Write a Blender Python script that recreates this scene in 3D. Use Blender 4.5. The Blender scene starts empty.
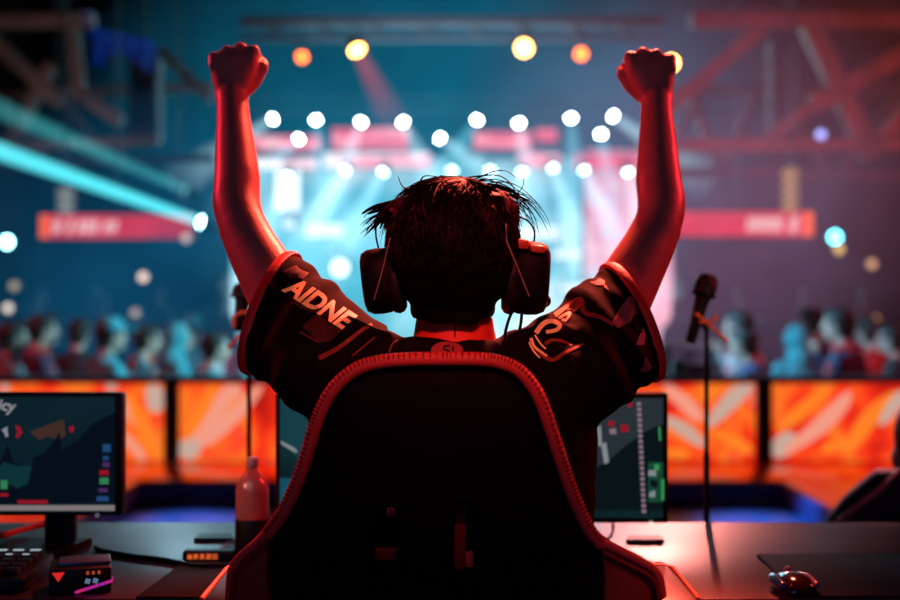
import bpy, bmesh, math, random
import numpy as np
from mathutils import Vector, Matrix, Euler, noise
from mathutils.bvhtree import BVHTree
from mathutils.geometry import delaunay_2d_cdt

random.seed(7)
SC = bpy.context.scene
COL = SC.collection
PI = math.pi
CAM = Vector((0, 0, 1.17))
FP = 1250.0


def P(px, py, d):
    """point of the hall seen at photo position (px, py) at distance d ahead of the camera"""
    return Vector(((px - 450) / FP * d, d, 1.17 - (py - 300) / FP * d))


# ------------------------------------------------------------------ materials
MATS = {}


def mat(name, base=(.5, .5, .5), rough=.5, metal=0.0, emit=None, es=1.0, bump=0.0, bscale=40., var=0.12, spec=.5,
        trans=0.0, vscale=6., coat=0.0):
    if name in MATS:
        return MATS[name]
    m = bpy.data.materials.new(name)
    m.use_nodes = True
    nt = m.node_tree
    b = nt.nodes['Principled BSDF']
    b.inputs['Roughness'].default_value = rough
    b.inputs['Metallic'].default_value = metal
    b.inputs['Specular IOR Level'].default_value = spec
    b.inputs['Transmission Weight'].default_value = trans
    b.inputs['Coat Weight'].default_value = coat
    tc = nt.nodes.new('ShaderNodeTexCoord')
    nz = nt.nodes.new('ShaderNodeTexNoise')
    nz.inputs['Scale'].default_value = vscale
    nz.inputs['Detail'].default_value = 4
    nt.links.new(tc.outputs['Object'], nz.inputs['Vector'])
    cr = nt.nodes.new('ShaderNodeValToRGB')
    lo = [max(0, c * (1 - var)) for c in base]
    hi = [min(1, c * (1 + var)) for c in base]
    cr.color_ramp.elements[0].color = (*lo, 1)
    cr.color_ramp.elements[1].color = (*hi, 1)
    cr.color_ramp.elements[0].position = .35
    cr.color_ramp.elements[1].position = .65
    nt.links.new(nz.outputs['Fac'], cr.inputs['Fac'])
    nt.links.new(cr.outputs['Color'], b.inputs['Base Color'])
    if emit:
        b.inputs['Emission Color'].default_value = (*emit, 1)
        b.inputs['Emission Strength'].default_value = es
    if bump:
        n2 = nt.nodes.new('ShaderNodeTexNoise')
        n2.inputs['Scale'].default_value = bscale
        n2.inputs['Detail'].default_value = 3
        bp = nt.nodes.new('ShaderNodeBump')
        bp.inputs['Strength'].default_value = bump
        bp.inputs['Distance'].default_value = .01
        nt.links.new(tc.outputs['Object'], n2.inputs['Vector'])
        nt.links.new(n2.outputs['Fac'], bp.inputs['Height'])
        nt.links.new(bp.outputs['Normal'], b.inputs['Normal'])
    MATS[name] = m
    return m


def emis(name, col, s=1.0):
    if name in MATS:
        return MATS[name]
    m = bpy.data.materials.new(name)
    m.use_nodes = True
    nt = m.node_tree
    nt.nodes.clear()
    o = nt.nodes.new('ShaderNodeOutputMaterial')
    e = nt.nodes.new('ShaderNodeEmission')
    e.inputs['Color'].default_value = (*col, 1)
    e.inputs['Strength'].default_value = s
    nt.links.new(e.outputs[0], o.inputs['Surface'])
    MATS[name] = m
    return m


def emis_tex(name, stops, scale=(1, 1, 1), rot=(0, 0, 0), s=1.0, nscale=2., detail=3, dist=1.2, grad=None, loc=(0, 0, 0)):
    """a lit picture: warped noise through a colour ramp"""
    m = bpy.data.materials.new(name)
    m.use_nodes = True
    nt = m.node_tree
    nt.nodes.clear()
    N, L = nt.nodes.new, nt.links.new
    o = N('ShaderNodeOutputMaterial')
    e = N('ShaderNodeEmission')
    tc = N('ShaderNodeTexCoord')
    mp = N('ShaderNodeMapping')
    mp.inputs['Scale'].default_value = scale
    mp.inputs['Rotation'].default_value = rot
    mp.inputs['Location'].default_value = loc
    nz = N('ShaderNodeTexNoise')
    nz.inputs['Scale'].default_value = nscale
    nz.inputs['Detail'].default_value = detail
    nz.inputs['Distortion'].default_value = dist
    cr = N('ShaderNodeValToRGB')
    while len(cr.color_ramp.elements) < len(stops):
        cr.color_ramp.elements.new(.5)
    for el, (p, c) in zip(cr.color_ramp.elements, stops):
        el.position = p
        el.color = (*c, 1)
    L(tc.outputs['Object'], mp.inputs['Vector'])
    L(mp.outputs[0], nz.inputs['Vector'])
    L(nz.outputs['Fac'], cr.inputs['Fac'])
    L(cr.outputs[0], e.inputs['Color'])
    e.inputs['Strength'].default_value = s
    if grad:   # (z0, z1, strength at z0, strength at z1)
        sx = N('ShaderNodeSeparateXYZ')
        mr = N('ShaderNodeMapRange')
        mr.inputs[1].default_value, mr.inputs[2].default_value, mr.inputs[3].default_value, mr.inputs[4].default_value = grad
        L(tc.outputs['Object'], sx.inputs[0])
        L(sx.outputs[2], mr.inputs[0])
        L(mr.outputs[0], e.inputs['Strength'])
    L(e.outputs[0], o.inputs['Surface'])
    MATS[name] = m
    return m


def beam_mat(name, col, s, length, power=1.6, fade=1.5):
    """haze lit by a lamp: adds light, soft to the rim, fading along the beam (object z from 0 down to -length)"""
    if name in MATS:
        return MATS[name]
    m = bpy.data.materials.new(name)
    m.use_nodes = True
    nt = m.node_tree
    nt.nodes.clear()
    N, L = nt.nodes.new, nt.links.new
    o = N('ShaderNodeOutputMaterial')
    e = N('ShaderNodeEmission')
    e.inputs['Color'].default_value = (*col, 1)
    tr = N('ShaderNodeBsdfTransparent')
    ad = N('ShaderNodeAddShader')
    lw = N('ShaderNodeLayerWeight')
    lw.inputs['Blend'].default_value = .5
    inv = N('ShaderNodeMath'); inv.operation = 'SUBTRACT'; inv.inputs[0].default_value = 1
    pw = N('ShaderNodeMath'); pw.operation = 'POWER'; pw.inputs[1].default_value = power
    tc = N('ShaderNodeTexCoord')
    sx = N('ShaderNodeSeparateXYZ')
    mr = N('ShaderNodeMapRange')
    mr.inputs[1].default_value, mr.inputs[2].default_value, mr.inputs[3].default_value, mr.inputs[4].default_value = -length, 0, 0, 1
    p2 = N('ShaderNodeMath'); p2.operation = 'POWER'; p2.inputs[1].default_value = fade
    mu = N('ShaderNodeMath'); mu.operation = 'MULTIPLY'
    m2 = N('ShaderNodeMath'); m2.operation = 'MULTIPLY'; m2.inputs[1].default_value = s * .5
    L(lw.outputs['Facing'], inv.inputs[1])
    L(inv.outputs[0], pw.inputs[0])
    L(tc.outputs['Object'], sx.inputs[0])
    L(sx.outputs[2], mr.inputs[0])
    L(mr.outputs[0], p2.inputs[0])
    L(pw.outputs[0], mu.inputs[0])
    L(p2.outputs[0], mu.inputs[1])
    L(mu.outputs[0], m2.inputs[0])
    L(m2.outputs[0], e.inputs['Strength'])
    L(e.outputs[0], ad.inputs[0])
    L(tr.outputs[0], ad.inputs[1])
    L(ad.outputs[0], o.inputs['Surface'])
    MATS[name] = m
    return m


def haze_mat(name, col, dens):
    m = bpy.data.materials.new(name)
    m.use_nodes = True
    nt = m.node_tree
    nt.nodes.clear()
    o = nt.nodes.new('ShaderNodeOutputMaterial')
    e = nt.nodes.new('ShaderNodeEmission')
    e.inputs['Color'].default_value = (*col, 1)
    e.inputs['Strength'].default_value = dens
    nt.links.new(e.outputs[0], o.inputs['Volume'])
    return m


# ------------------------------------------------------------------ mesh tools
class MB:
    def __init__(s):
        s.v, s.f, s.m = [], [], []

    def add(s, vs, fs, mi=0):
        b = len(s.v)
        s.v += [tuple(v) for v in vs]
        s.f += [tuple(i + b for i in f) for f in fs]
        s.m += [mi] * len(fs)
        return s

    def box(s, c, size, rot=None, bev=0.0, mi=0, seg=2):
        bm = bmesh.new()
        bmesh.ops.create_cube(bm, size=1)
        for v in bm.verts:
            v.co = Vector((v.co.x * size[0], v.co.y * size[1], v.co.z * size[2]))
        if bev:
            bmesh.ops.bevel(bm, geom=bm.edges[:], offset=bev, segments=seg, affect='EDGES', profile=.5)
        M = Matrix.Translation(Vector(c))
        if rot is not None:
            M = M @ (rot if isinstance(rot, Matrix) else Euler(rot).to_matrix().to_4x4())
        bm.verts.index_update()
        s.add([M @ v.co for v in bm.verts], [[v.index for v in f.verts] for f in bm.faces], mi)
        bm.free()
        return s

    def loft(s, rings, caps=True, mi=0):
        n = len(rings[0])
        vs = [p for r in rings for p in r]
        fs = []
        for i in range(len(rings) - 1):
            for j in range(n):
                k = (j + 1) % n
                fs.append((i * n + j, i * n + k, (i + 1) * n + k, (i + 1) * n + j))
        if caps:
            fs.append(tuple(reversed(range(n))))
            fs.append(tuple(range((len(rings) - 1) * n, len(rings) * n)))
        return s.add(vs, fs, mi)

    def tube(s, pts, r, n=12, round_caps=True, mi=0, closed=False, flat=None):
        pts = [Vector(p) for p in pts]
        if isinstance(r, (int, float)):
            r = [r] * len(pts)
        r = list(r)
        if closed:
            tans = [(pts[(i + 1) % len(pts)] - pts[i - 1]).normalized() for i in range(len(pts))]
        else:
            tans = [(pts[min(i + 1, len(pts) - 1)] - pts[max(i - 1, 0)]).normalized() for i in range(len(pts))]
        t0 = tans[0]
        up = Vector((0, 0, 1)) if abs(t0.z) < .9 else Vector((0, 1, 0))
        nrm = (up - t0 * up.dot(t0)).normalized()
        rings = []
        for i, (p, t) in enumerate(zip(pts, tans)):
            nrm = (nrm - t * nrm.dot(t)).normalized()
            bn = t.cross(nrm)
            fl = flat or (1, 1)
            ring = lambda rr, off: [p + t * off + nrm * (math.cos(a) * rr * fl[0]) + bn * (math.sin(a) * rr * fl[1]) for a in [2 * PI * j / n for j in range(n)]]
            if i == 0 and round_caps and not closed:
                for q in (.98, .75, .45):
                    rings.append(ring(r[i] * math.sqrt(1 - q * q), -r[i] * q))
            rings.append(ring(r[i], 0))
            if i == len(pts) - 1 and round_caps and not closed:
                for q in (.45, .75, .98):
                    rings.append(ring(r[i] * math.sqrt(1 - q * q), r[i] * q))
        if closed:
            rings.append(rings[0])
            return s.loft(rings, False, mi)
        return s.loft(rings, True, mi)

    def ball(s, c, r, rot=None, nu=20, nv=12, mi=0):
        if isinstance(r, (int, float)):
            r = (r, r, r)
        R = Euler(rot).to_matrix() if rot else Matrix.Identity(3)
        c = Vector(c)
        rings = []
        for i in range(nv + 1):
            ph = -PI / 2 + PI * (i + .02) / (nv + .04)
            rings.append([c + R @ Vector((r[0] * math.cos(ph) * math.cos(2 * PI * j / nu), r[1] * math.cos(ph) * math.sin(2 * PI * j / nu), r[2] * math.sin(ph))) for j in range(nu)])
        return s.loft(rings, True, mi)

    def lathe(s, prof, c=(0, 0, 0), n=24, M=None, mi=0, caps=True):
        c = Vector(c)
        rings = []
        for r, z in prof:
            ring = [Vector((r * math.cos(2 * PI * j / n), r * math.sin(2 * PI * j / n), z)) for j in range(n)]
            if M is not None:
                ring = [M @ p for p in ring]
            rings.append([c + p for p in ring])
        return s.loft(rings, caps, mi)

    def quad(s, a, b, c, d, mi=0):
        return s.add([a, b, c, d], [(0, 1, 2, 3)], mi)

    def poly(s, pts, mi=0):
        return s.add(pts, [tuple(range(len(pts)))], mi)

    def mesh(s, name, mats, smooth=True, angle=40):
        me = bpy.data.meshes.new(name)
        me.from_pydata(s.v, [], s.f)
        for m in mats:
            me.materials.append(m)
        if len(mats) > 1:
            me.polygons.foreach_set('material_index', s.m)
        if smooth:
            me.polygons.foreach_set('use_smooth', [True] * len(me.polygons))
            me.update()
            try:
                me.set_sharp_from_angle(angle=math.radians(angle))
            except Exception:
                pass
        me.update()
        return me


def fix_normals(me):
    bm = bmesh.new()
    bm.from_mesh(me)
    bmesh.ops.recalc_face_normals(bm, faces=bm.faces[:])
    bm.to_mesh(me)
    bm.free()
    return me


def fuse(mb, name, m, voxel=.005, it=3, fac=.5):
    """one continuous skin around overlapping closed shapes"""
    me = bpy.data.meshes.new('tmp')
    me.from_pydata(mb.v, [], mb.f)
    fix_normals(me)
    o = bpy.data.objects.new('tmp', me)
    COL.objects.link(o)
    r = o.modifiers.new('r', 'REMESH')
    r.mode = 'VOXEL'
    r.voxel_size = voxel
    s = o.modifiers.new('s', 'SMOOTH')
    s.iterations = it
    s.factor = fac
    dg = bpy.context.evaluated_depsgraph_get()
    out = bpy.data.meshes.new_from_object(o.evaluated_get(dg))
    bpy.data.objects.remove(o)
    bpy.data.meshes.remove(me)
    out.name = name
    out.materials.clear()
    out.materials.append(m)
    out.polygons.foreach_set('use_smooth', [True] * len(out.polygons))
    return out


WM = {}


def link(name, data, parent=None, world=None):
    o = bpy.data.objects.new(name, data)
    COL.objects.link(o)
    WM[o.name] = world or Matrix.Identity(4)
    if parent is not None:
        o.parent = parent
        o.matrix_parent_inverse = WM[parent.name].inverted()
    if world is not None:
        o.matrix_basis = world if parent is None else world
    return o


def thing(name, label, cat, loc=(0, 0, 0), rotz=0, group=None, M=None):
    o = bpy.data.objects.new(name, None)
    o.empty_display_size = .05
    COL.objects.link(o)
    W = M if M is not None else Matrix.Translation(Vector(loc)) @ Matrix.Rotation(rotz, 4, 'Z')
    o.matrix_basis = W
    WM[o.name] = W
    return tag(o, label, cat, group)


def tag(o, label, cat, group=None, kind=None):
    o['label'] = label
    o['category'] = cat
    if group:
        o['group'] = group
    if kind:
        o['kind'] = kind
    return o


def part(name, mb, m, parent, label=None, smooth=True, angle=40, local=False):
    """mesh in world coordinates (or the parent's own when local) under its thing"""
    ms = m if isinstance(m, list) else [m]
    me = mb if isinstance(mb, bpy.types.Mesh) else mb.mesh(name, ms, smooth, angle)
    o = bpy.data.objects.new(name, me)
    COL.objects.link(o)
    o.parent = parent
    if local:
        WM[o.name] = WM[parent.name].copy()
    else:
        o.matrix_parent_inverse = WM[parent.name].inverted()
        WM[o.name] = Matrix.Identity(4)
    if label:
        o['label'] = label
    return o


def struct(name, mb, m, label=None):
    o = part_top(name, mb, m)
    o['kind'] = 'structure'
    if label:
        o['label'] = label
    return o


def part_top(name, mb, m, smooth=True):
    ms = m if isinstance(m, list) else [m]
    me = mb if isinstance(mb, bpy.types.Mesh) else mb.mesh(name, ms, smooth)
    o = bpy.data.objects.new(name, me)
    COL.objects.link(o)
    WM[o.name] = Matrix.Identity(4)
    return o


def copy_tree(o, parent=None):
    c = o.copy()
    COL.objects.link(c)
    if parent is not None:
        c.parent = parent
        c.matrix_parent_inverse = o.matrix_parent_inverse.copy()
    for ch in list(o.children):
        copy_tree(ch, c)
    return c


def child(o, stem):
    return [c for c in o.children if c.name.split('.')[0] == stem]


def paint(o, m):
    for s in o.material_slots:
        s.link = 'OBJECT'
        s.material = m


def axis_matrix(loc, direction):
    """object whose local -Z looks along direction"""
    q = Vector(direction).normalized().to_track_quat('-Z', 'Y')
    return Matrix.Translation(Vector(loc)) @ q.to_matrix().to_4x4()


def bez(a, b, c, n=12):
    a, b, c = Vector(a), Vector(b), Vector(c)
    return [a * (1 - t) ** 2 + b * 2 * t * (1 - t) + c * t * t for t in [i / n for i in range(n + 1)]]


def crom(pts, n=8, closed=False):
    pts = [Vector(p) for p in pts]
    out = []
    k = len(pts)
    rng = range(k if closed else k - 1)
    for i in rng:
        if closed:
            p0, p1, p2, p3 = pts[i - 1], pts[i], pts[(i + 1) % k], pts[(i + 2) % k]
        else:
            p0, p1, p2, p3 = pts[max(i - 1, 0)], pts[i], pts[i + 1], pts[min(i + 2, k - 1)]
        for j in range(n):
            t = j / n
            out.append(.5 * ((2 * p1) + (p2 - p0) * t + (2 * p0 - 5 * p1 + 4 * p2 - p3) * t * t + (3 * p1 - p0 - 3 * p2 + p3) * t ** 3))
    if not closed:
        out.append(pts[-1])
    return out


def text_mesh(txt, size=1., shear=0., bold=0., cuts=2):
    """built-in lettering as flat triangles: (2D points, faces, width)"""
    cu = bpy.data.curves.new('t', 'FONT')
    cu.body = txt
    cu.size = size
    cu.shear = shear
    cu.offset = bold
    cu.resolution_u = 3
    o = bpy.data.objects.new('t', cu)
    COL.objects.link(o)
    me = bpy.data.meshes.new_from_object(o.evaluated_get(bpy.context.evaluated_depsgraph_get()))
    bpy.data.objects.remove(o)
    bm = bmesh.new()
    bm.from_mesh(me)
    bmesh.ops.triangulate(bm, faces=bm.faces[:])
    bpy.data.meshes.remove(me)
    if cuts:
        bmesh.ops.subdivide_edges(bm, edges=bm.edges[:], cuts=cuts, use_grid_fill=True)
        bmesh.ops.triangulate(bm, faces=bm.faces[:])
    bm.verts.index_update()
    vs = [Vector((v.co.x, v.co.y)) for v in bm.verts]
    fs = [[v.index for v in f.verts] for f in bm.faces]
    bm.free()
    w = max(v.x for v in vs) - min(v.x for v in vs) if vs else 0
    return vs, fs, w


def poly2d(pts, step=4.):
    """fill a 2D outline with small triangles"""
    pts = [Vector(p) for p in pts]
    n = len(pts)
    xs = [p.x for p in pts]
    ys = [p.y for p in pts]
    inner = []
    x = min(xs)
    while x < max(xs):
        y = min(ys)
        while y < max(ys):
            c = False
            j = n - 1
            for i in range(n):
                if (pts[i].y > y) != (pts[j].y > y) and x < (pts[j].x - pts[i].x) * (y - pts[i].y) / (pts[j].y - pts[i].y) + pts[i].x:
                    c = not c
                j = i
            if c:
                inner.append(Vector((x, y)))
            y += step
        x += step
    v, e, f, *_ = delaunay_2d_cdt(pts + inner, [(i, (i + 1) % n) for i in range(n)], [list(range(n))], 1, 1e-4)
    return v, [list(t) for t in f]


def decal(mb, vs, fs, bvh, off=.0012, mi=0):
    """lay flat 2D shapes (photo positions) on a surface of the scene, skipping what misses it"""
    pts = []
    for v in vs:
        d = Vector(((v[0] - 450) / FP, 1, -(v[1] - 300) / FP)).normalized()
        hit, nrm, idx, dist = bvh.ray_cast(CAM, d)
        pts.append(None if hit is None else hit - d * off)
    ok = [f for f in fs if all(pts[i] is not None for i in f)]
    ok = [f for f in ok if max((pts[f[i]] - pts[f[i - 1]]).length for i in range(len(f))) < .05]
    used = sorted({i for f in ok for i in f})
    ix = {u: k for k, u in enumerate(used)}
    mb.add([pts[u] for u in used], [[ix[i] for i in f] for f in ok], mi)


def bvh_of(o):
    me = o.data if hasattr(o, 'data') else o
    return BVHTree.FromPolygons([v.co.copy() for v in me.vertices], [tuple(p.vertices) for p in me.polygons])


def area(name, loc, target, energy, col, size=.5, size_y=None, spread=None):
    l = bpy.data.lights.new(name, 'AREA')
    l.energy = energy
    l.color = col
    l.size = size
    if size_y:
        l.shape = 'RECTANGLE'
        l.size_y = size_y
    if spread:
        l.spread = math.radians(spread)
    o = bpy.data.objects.new(name, l)
    COL.objects.link(o)
    o.matrix_basis = axis_matrix(loc, Vector(target) - Vector(loc))
    return o


def spot(name, loc, target, energy, col, angle=40, blend=.5, size=.1):
    l = bpy.data.lights.new(name, 'SPOT')
    l.energy = energy
    l.color = col
    l.spot_size = math.radians(angle)
    l.spot_blend = blend
    l.shadow_soft_size = size
    o = bpy.data.objects.new(name, l)
    COL.objects.link(o)
    o.matrix_basis = axis_matrix(loc, Vector(target) - Vector(loc))
    return o



def ellring(c, rx, ry, n=28, p=2.3, tilt=0.):
    out = []
    for j in range(n):
        a = 2 * PI * j / n
        ca, sa = math.cos(a), math.sin(a)
        x = math.copysign(abs(ca) ** (2 / p), ca) * rx
        y = math.copysign(abs(sa) ** (2 / p), sa) * ry
        out.append(Vector((c[0] + x, c[1] + y, c[2] + tilt * y)))
    return out



# ------------------------------------------------------------------ the hall
M_dark = mat('dark_painted_wall', (.012, .011, .014), .8, bump=.2, bscale=8)
M_hallfloor = mat('hall_floor', (.02, .018, .02), .45, bump=.1, bscale=20)
M_stagefloor = mat('stage_floor', (.035, .03, .045), .32, bump=.05, bscale=60)
M_platform = mat('platform_orange_glow', (1.0, .20, .055), .24, .9, bump=.02, bscale=50)  # orange glow of the lit panels put into the base colour
M_stepface = mat('platform_face', (.20, .11, .22), .6)
M_black = mat('black_plastic', (.008, .008, .01), .45)
M_blackm = mat('black_metal', (.012, .012, .014), .35, .6)
M_truss = mat('red_lit_truss_steel', (.30, .16, .13), .6, .1, bump=.15, bscale=5)  # reddish light put into the steel's base colour
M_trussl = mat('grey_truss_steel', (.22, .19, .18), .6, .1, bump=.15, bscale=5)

struct('floor', MB().box((0, 14, -.35), (34, 44, .1)), M_hallfloor)
struct('ceiling', MB().box((0, 14, 10.05), (34, 44, .1)), M_dark)
struct('wall_back', MB().box((0, 35.9, 5), (34, .2, 10.2)), M_dark)
struct('wall_left', MB().box((-16.9, 14, 5), (.2, 44, 10.2)), M_dark)
struct('wall_right', MB().box((16.9, 14, 5), (.2, 44, 10.2)), M_dark)
struct('wall_front', MB().box((0, -7.9, 5), (34, .2, 10.2)), M_dark)
struct('floor_stage', MB().box((.06, 2.2, -.15), (3.7, 10, .30)), M_stagefloor)
pf = MB()
pf.box((0, 7.875, -.085), (18, 1.35, .43), bev=.008, mi=0)
pf.box((5.45, 2.2, -.085), (7.08, 10, .43), bev=.008, mi=0)
pf.box((-5.37, 2.2, -.085), (7.16, 10, .43), bev=.008, mi=0)
struct('floor_platform', pf, M_platform)
tr = MB()
tr.box((.06, 7.192, .055), (3.7, .012, .11))
tr.box((1.902, 2.2, .055), (.012, 9.98, .11))
tr.box((-1.782, 2.2, .055), (.012, 9.98, .11))
struct('trim_1', tr, M_stepface)

# ------------------------------------------------------------------ lit barrier around the pit
LED_ST = [(.30, (.50, .010, .006)), (.42, (.95, .032, .010)), (.50, (1.0, .085, .012)), (.57, (1.0, .19, .02)), (.66, (1.0, .06, .02)), (.80, (1.0, .30, .18))]
M_led = [emis_tex('led_picture_%d' % k, LED_ST, (1, 1, 1.0), (0, a, 0), 1.0, 1.5, 2.0, 1.5, loc=(k * 3.1, 0, k)) for k, a in enumerate((.7, -.7, .75, -.75))]
M_stroke = emis('led_pale_stroke', (1.0, .36, .25), .9)
M_strokew = emis('led_white_stroke', (.80, .55, .45), .72)
M_strokey = emis('led_yellow_stroke', (1.0, .22, .02), 1.0)
YB = 8.0


def stroke(mb, pts, ws, mi, y=YB - .003):
    pts = crom([Vector((p[0], p[1], 0)) for p in pts], 5)
    n = len(pts)
    vs = []
    for i, p in enumerate(pts):
        t = (pts[min(i + 1, n - 1)] - pts[max(i - 1, 0)]).normalized()
        f = i / (n - 1)
        w = ws * (math.sin(PI * min(max(f, .02), .98)) ** .5) / 2
        for sgn in (-1, 1):
            q = p + Vector((-t.y, t.x, 0)) * w * sgn
            c = P(min(max(q.x, X0), X1), min(max(q.y, 384.5), 460), YB)
            vs.append((c.x, y, c.z))
    mb.add(vs, [(2 * i, 2 * i + 1, 2 * i + 3, 2 * i + 2) for i in range(n - 1)], mi)


panels = [
    (-425, -139, 'left of the frame', []),
    (-124, 163.5, 'behind the left monitor', [([(122, 400), (140, 427)], 11, 1), ([(122, 432), (146, 462)], 9, 1), ([(150, 385), (156, 398), (154, 412)], 20, 2), ([(128, 392), (150, 440), (162, 458)], 16, 3), ([(60, 384), (95, 386)], 10, 3), ([(0, 384), (10, 386)], 14, 2), ([(105, 384), (118, 386)], 12, 2)]),
    (179.5, 459, 'behind the left microphone stand', [([(180, 456), (205, 432), (232, 392), (240, 384)], 22, 1), ([(181, 456), (198, 441)], 22, 2), ([(186, 440), (205, 405), (215, 384)], 13, 3), ([(222, 430), (245, 395)], 14, 3), ([(205, 445), (235, 415), (262, 385)], 14, 1)]),
    (475, 755.5, 'behind the right microphone stand', [([(664, 384), (690, 408), (702, 420)], 15, 1), ([(664, 418), (685, 430), (704, 446)], 13, 2), ([(708, 426), (735, 396), (752, 384)], 17, 2), ([(700, 400), (720, 384)], 12, 3), ([(712, 430), (740, 445), (752, 452)], 13, 3), ([(664, 452), (690, 455)], 12, 3)]),
    (772.5, 1058, 'right of the right post', [([(772, 455), (785, 444), (796, 436)], 22, 2), ([(784, 452), (815, 430), (838, 408), (850, 392)], 17, 1), ([(776, 430), (800, 412), (832, 384)], 15, 3), ([(845, 455), (868, 420), (898, 392)], 18, 3), ([(880, 425), (898, 400), (915, 392)], 14, 2), ([(820, 450), (860, 440)], 12, 3)]),
]
for k, (X0, X1, where, strokes) in enumerate(panels):
    a, b = P(X0, 383.5, YB), P(X1, 462, YB)
    cx, w = (a.x + b.x) / 2, b.x - a.x
    zt, zb = a.z, .135
    t = thing('led_barrier', 'lit orange and red picture panel of the barrier ' + where, 'led panel', (cx, YB + .06, .13), group='lit barrier panels')
    sc = MB()
    sc.quad((a.x, YB, zb), (b.x, YB, zb), (b.x, YB, zt), (a.x, YB, zt), 0)
    for n_, (pts, wd, mi) in enumerate(strokes):
        stroke(sc, pts, wd, mi, YB - .003 - .0006 * n_)
    part('screen', sc, [M_led[k % 4], M_stroke, M_strokew, M_strokey], t, smooth=False)
    part('housing', MB().box((cx, YB + .055, (zt + zb) / 2), (w + .01, .1, zt - zb), bev=.006), M_black, t)
    for q in (-.35, .35):
        part('foot', MB().box((cx + w * q, YB + .22, .145), (.06, .3, .03), bev=.004), M_blackm, t)
for x, w_ in ((-131.5, 'behind the left monitor'), (171.5, 'left of the left microphone stand'), (467, 'behind the seated player'), (764, 'right of the right microphone stand')):
    c = P(x, 380, YB)
    t = thing('barrier_post', 'dark upright post between lit barrier panels ' + w_, 'post', (c.x, YB + .03, .13), group='barrier posts')
    part('upright', MB().box((c.x, YB + .03, .385), (.088, .1, .49), bev=.008), M_black, t)
    part('cap', MB().box((c.x, YB + .03, .634), (.088, .11, .007), bev=.002), M_blackm, t)
a, b = P(-430, 376, YB), P(1062, 376, YB)
t = thing('barrier_rail', 'long dark teal rail capping the lit barrier panels', 'rail', (0, YB + .05, .639))
part('rail', MB().box(((a.x + b.x) / 2, YB + .06, .660), (b.x - a.x, .14, .043), bev=.008), mat('teal_rail', (.05, .16, .2), .35, .4), t)

# ------------------------------------------------------------------ roof trusses


def truss(d, segs, width, m, name, label, grp):
    """flat lattice of square tubes; first entries are chords, the rest braces"""
    p0 = P(*segs[0][0], d)
    t = thing(name, label, 'truss', p0, group=grp)
    for i, (a, b, w, kind) in enumerate(segs):
        A, B = P(*a, d + (0 if kind == 'chord' else .12)), P(*b, d + (0 if kind == 'chord' else .12))
        dv = B - A
        M = Matrix.Translation((A + B) / 2) @ dv.to_track_quat('X', 'Z').to_matrix().to_4x4()
        ww = w * d / FP
        mb = MB()
        mb.box((0, 0, 0), (dv.length, ww, ww), bev=ww * .15)
        mb.v = [tuple(M @ Vector(v)) for v in mb.v]
        part(kind, mb, m, t)
    return t


truss(14.5, [((690, 20), (1010, 20), 16, 'chord'), ((670, 145), (1010, 145), 13, 'chord'), ((803, 12), (872, 158), 20, 'brace'), ((1000, 0), (812, 106), 19, 'brace'),
             ((668, 108), (762, 28), 15, 'brace'), ((875, 150), (980, 20), 16, 'brace'), ((812, 106), (760, 145), 12, 'brace')], 1, M_truss, 'roof_truss', 'large red-lit roof truss with crossed braces at upper right', 'roof trusses')
truss(19, [((640, 90), (1000, 88), 9, 'chord'), ((640, 172), (1000, 178), 9, 'chord'), ((690, 90), (720, 175), 9, 'brace'), ((760, 88), (720, 175), 9, 'brace'), ((770, 90), (835, 178), 9, 'brace'),
           ((905, 88), (835, 178), 9, 'brace'), ((660, 165), (700, 95), 8, 'brace')], 1, M_truss, 'roof_truss', 'smaller red-lit truss seen behind the large right one', 'roof trusses')
truss(14.5, [((-110, 24), (95, 20), 14, 'chord'), ((-110, 152), (160, 140), 10, 'chord'), ((-40, 10), (62, 104), 15, 'brace'), ((8, 148), (52, 64), 13, 'brace'), ((70, 88), (122, 122), 14, 'brace'),
             ((72, 20), (80, 92), 12, 'brace'), ((-90, 140), (-10, 30), 13, 'brace')], 1, M_trussl, 'roof_truss', 'large dim brown roof truss with crossed braces at upper left', 'roof trusses')
truss(20, [((-80, 100), (215, 86), 8, 'chord'), ((-80, 168), (215, 158), 8, 'chord'), ((60, 96), (110, 165), 8, 'brace'), ((160, 50), (212, 100), 10, 'brace'), ((160, 90), (110, 165), 8, 'brace'), ((0, 98), (50, 166), 8, 'brace')],
      1, M_trussl, 'roof_truss', 'smaller dim truss behind the large left one', 'roof trusses')
# long truss over the stage that carries the white lamps
truss(24.3, [((235, 96), (665, 96), 4, 'chord'), ((235, 110), (665, 110), 4, 'chord')] + [((240 + 30 * i, 96), (255 + 30 * i, 110), 2.5, 'brace') for i in range(14)] + [((270 + 30 * i, 96), (255 + 30 * i, 110), 2.5, 'brace') for i in range(14)],
      1, M_blackm, 'stage_truss', 'long dark truss over the stage carrying white lamps', None)
truss(20, [((240, 22), (665, 22), 10, 'chord'), ((240, 38), (665, 38), 5, 'chord')] + [((260 + 50 * i, 22), (285 + 50 * i, 38), 4, 'brace') for i in range(8)],
      1, mat('dusty_truss', (.12, .12, .15), .6), 'roof_truss', 'long grey truss across the top carrying orange lamps', 'roof trusses')

# ------------------------------------------------------------------ stage at the far end
ys = 28.0


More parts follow.
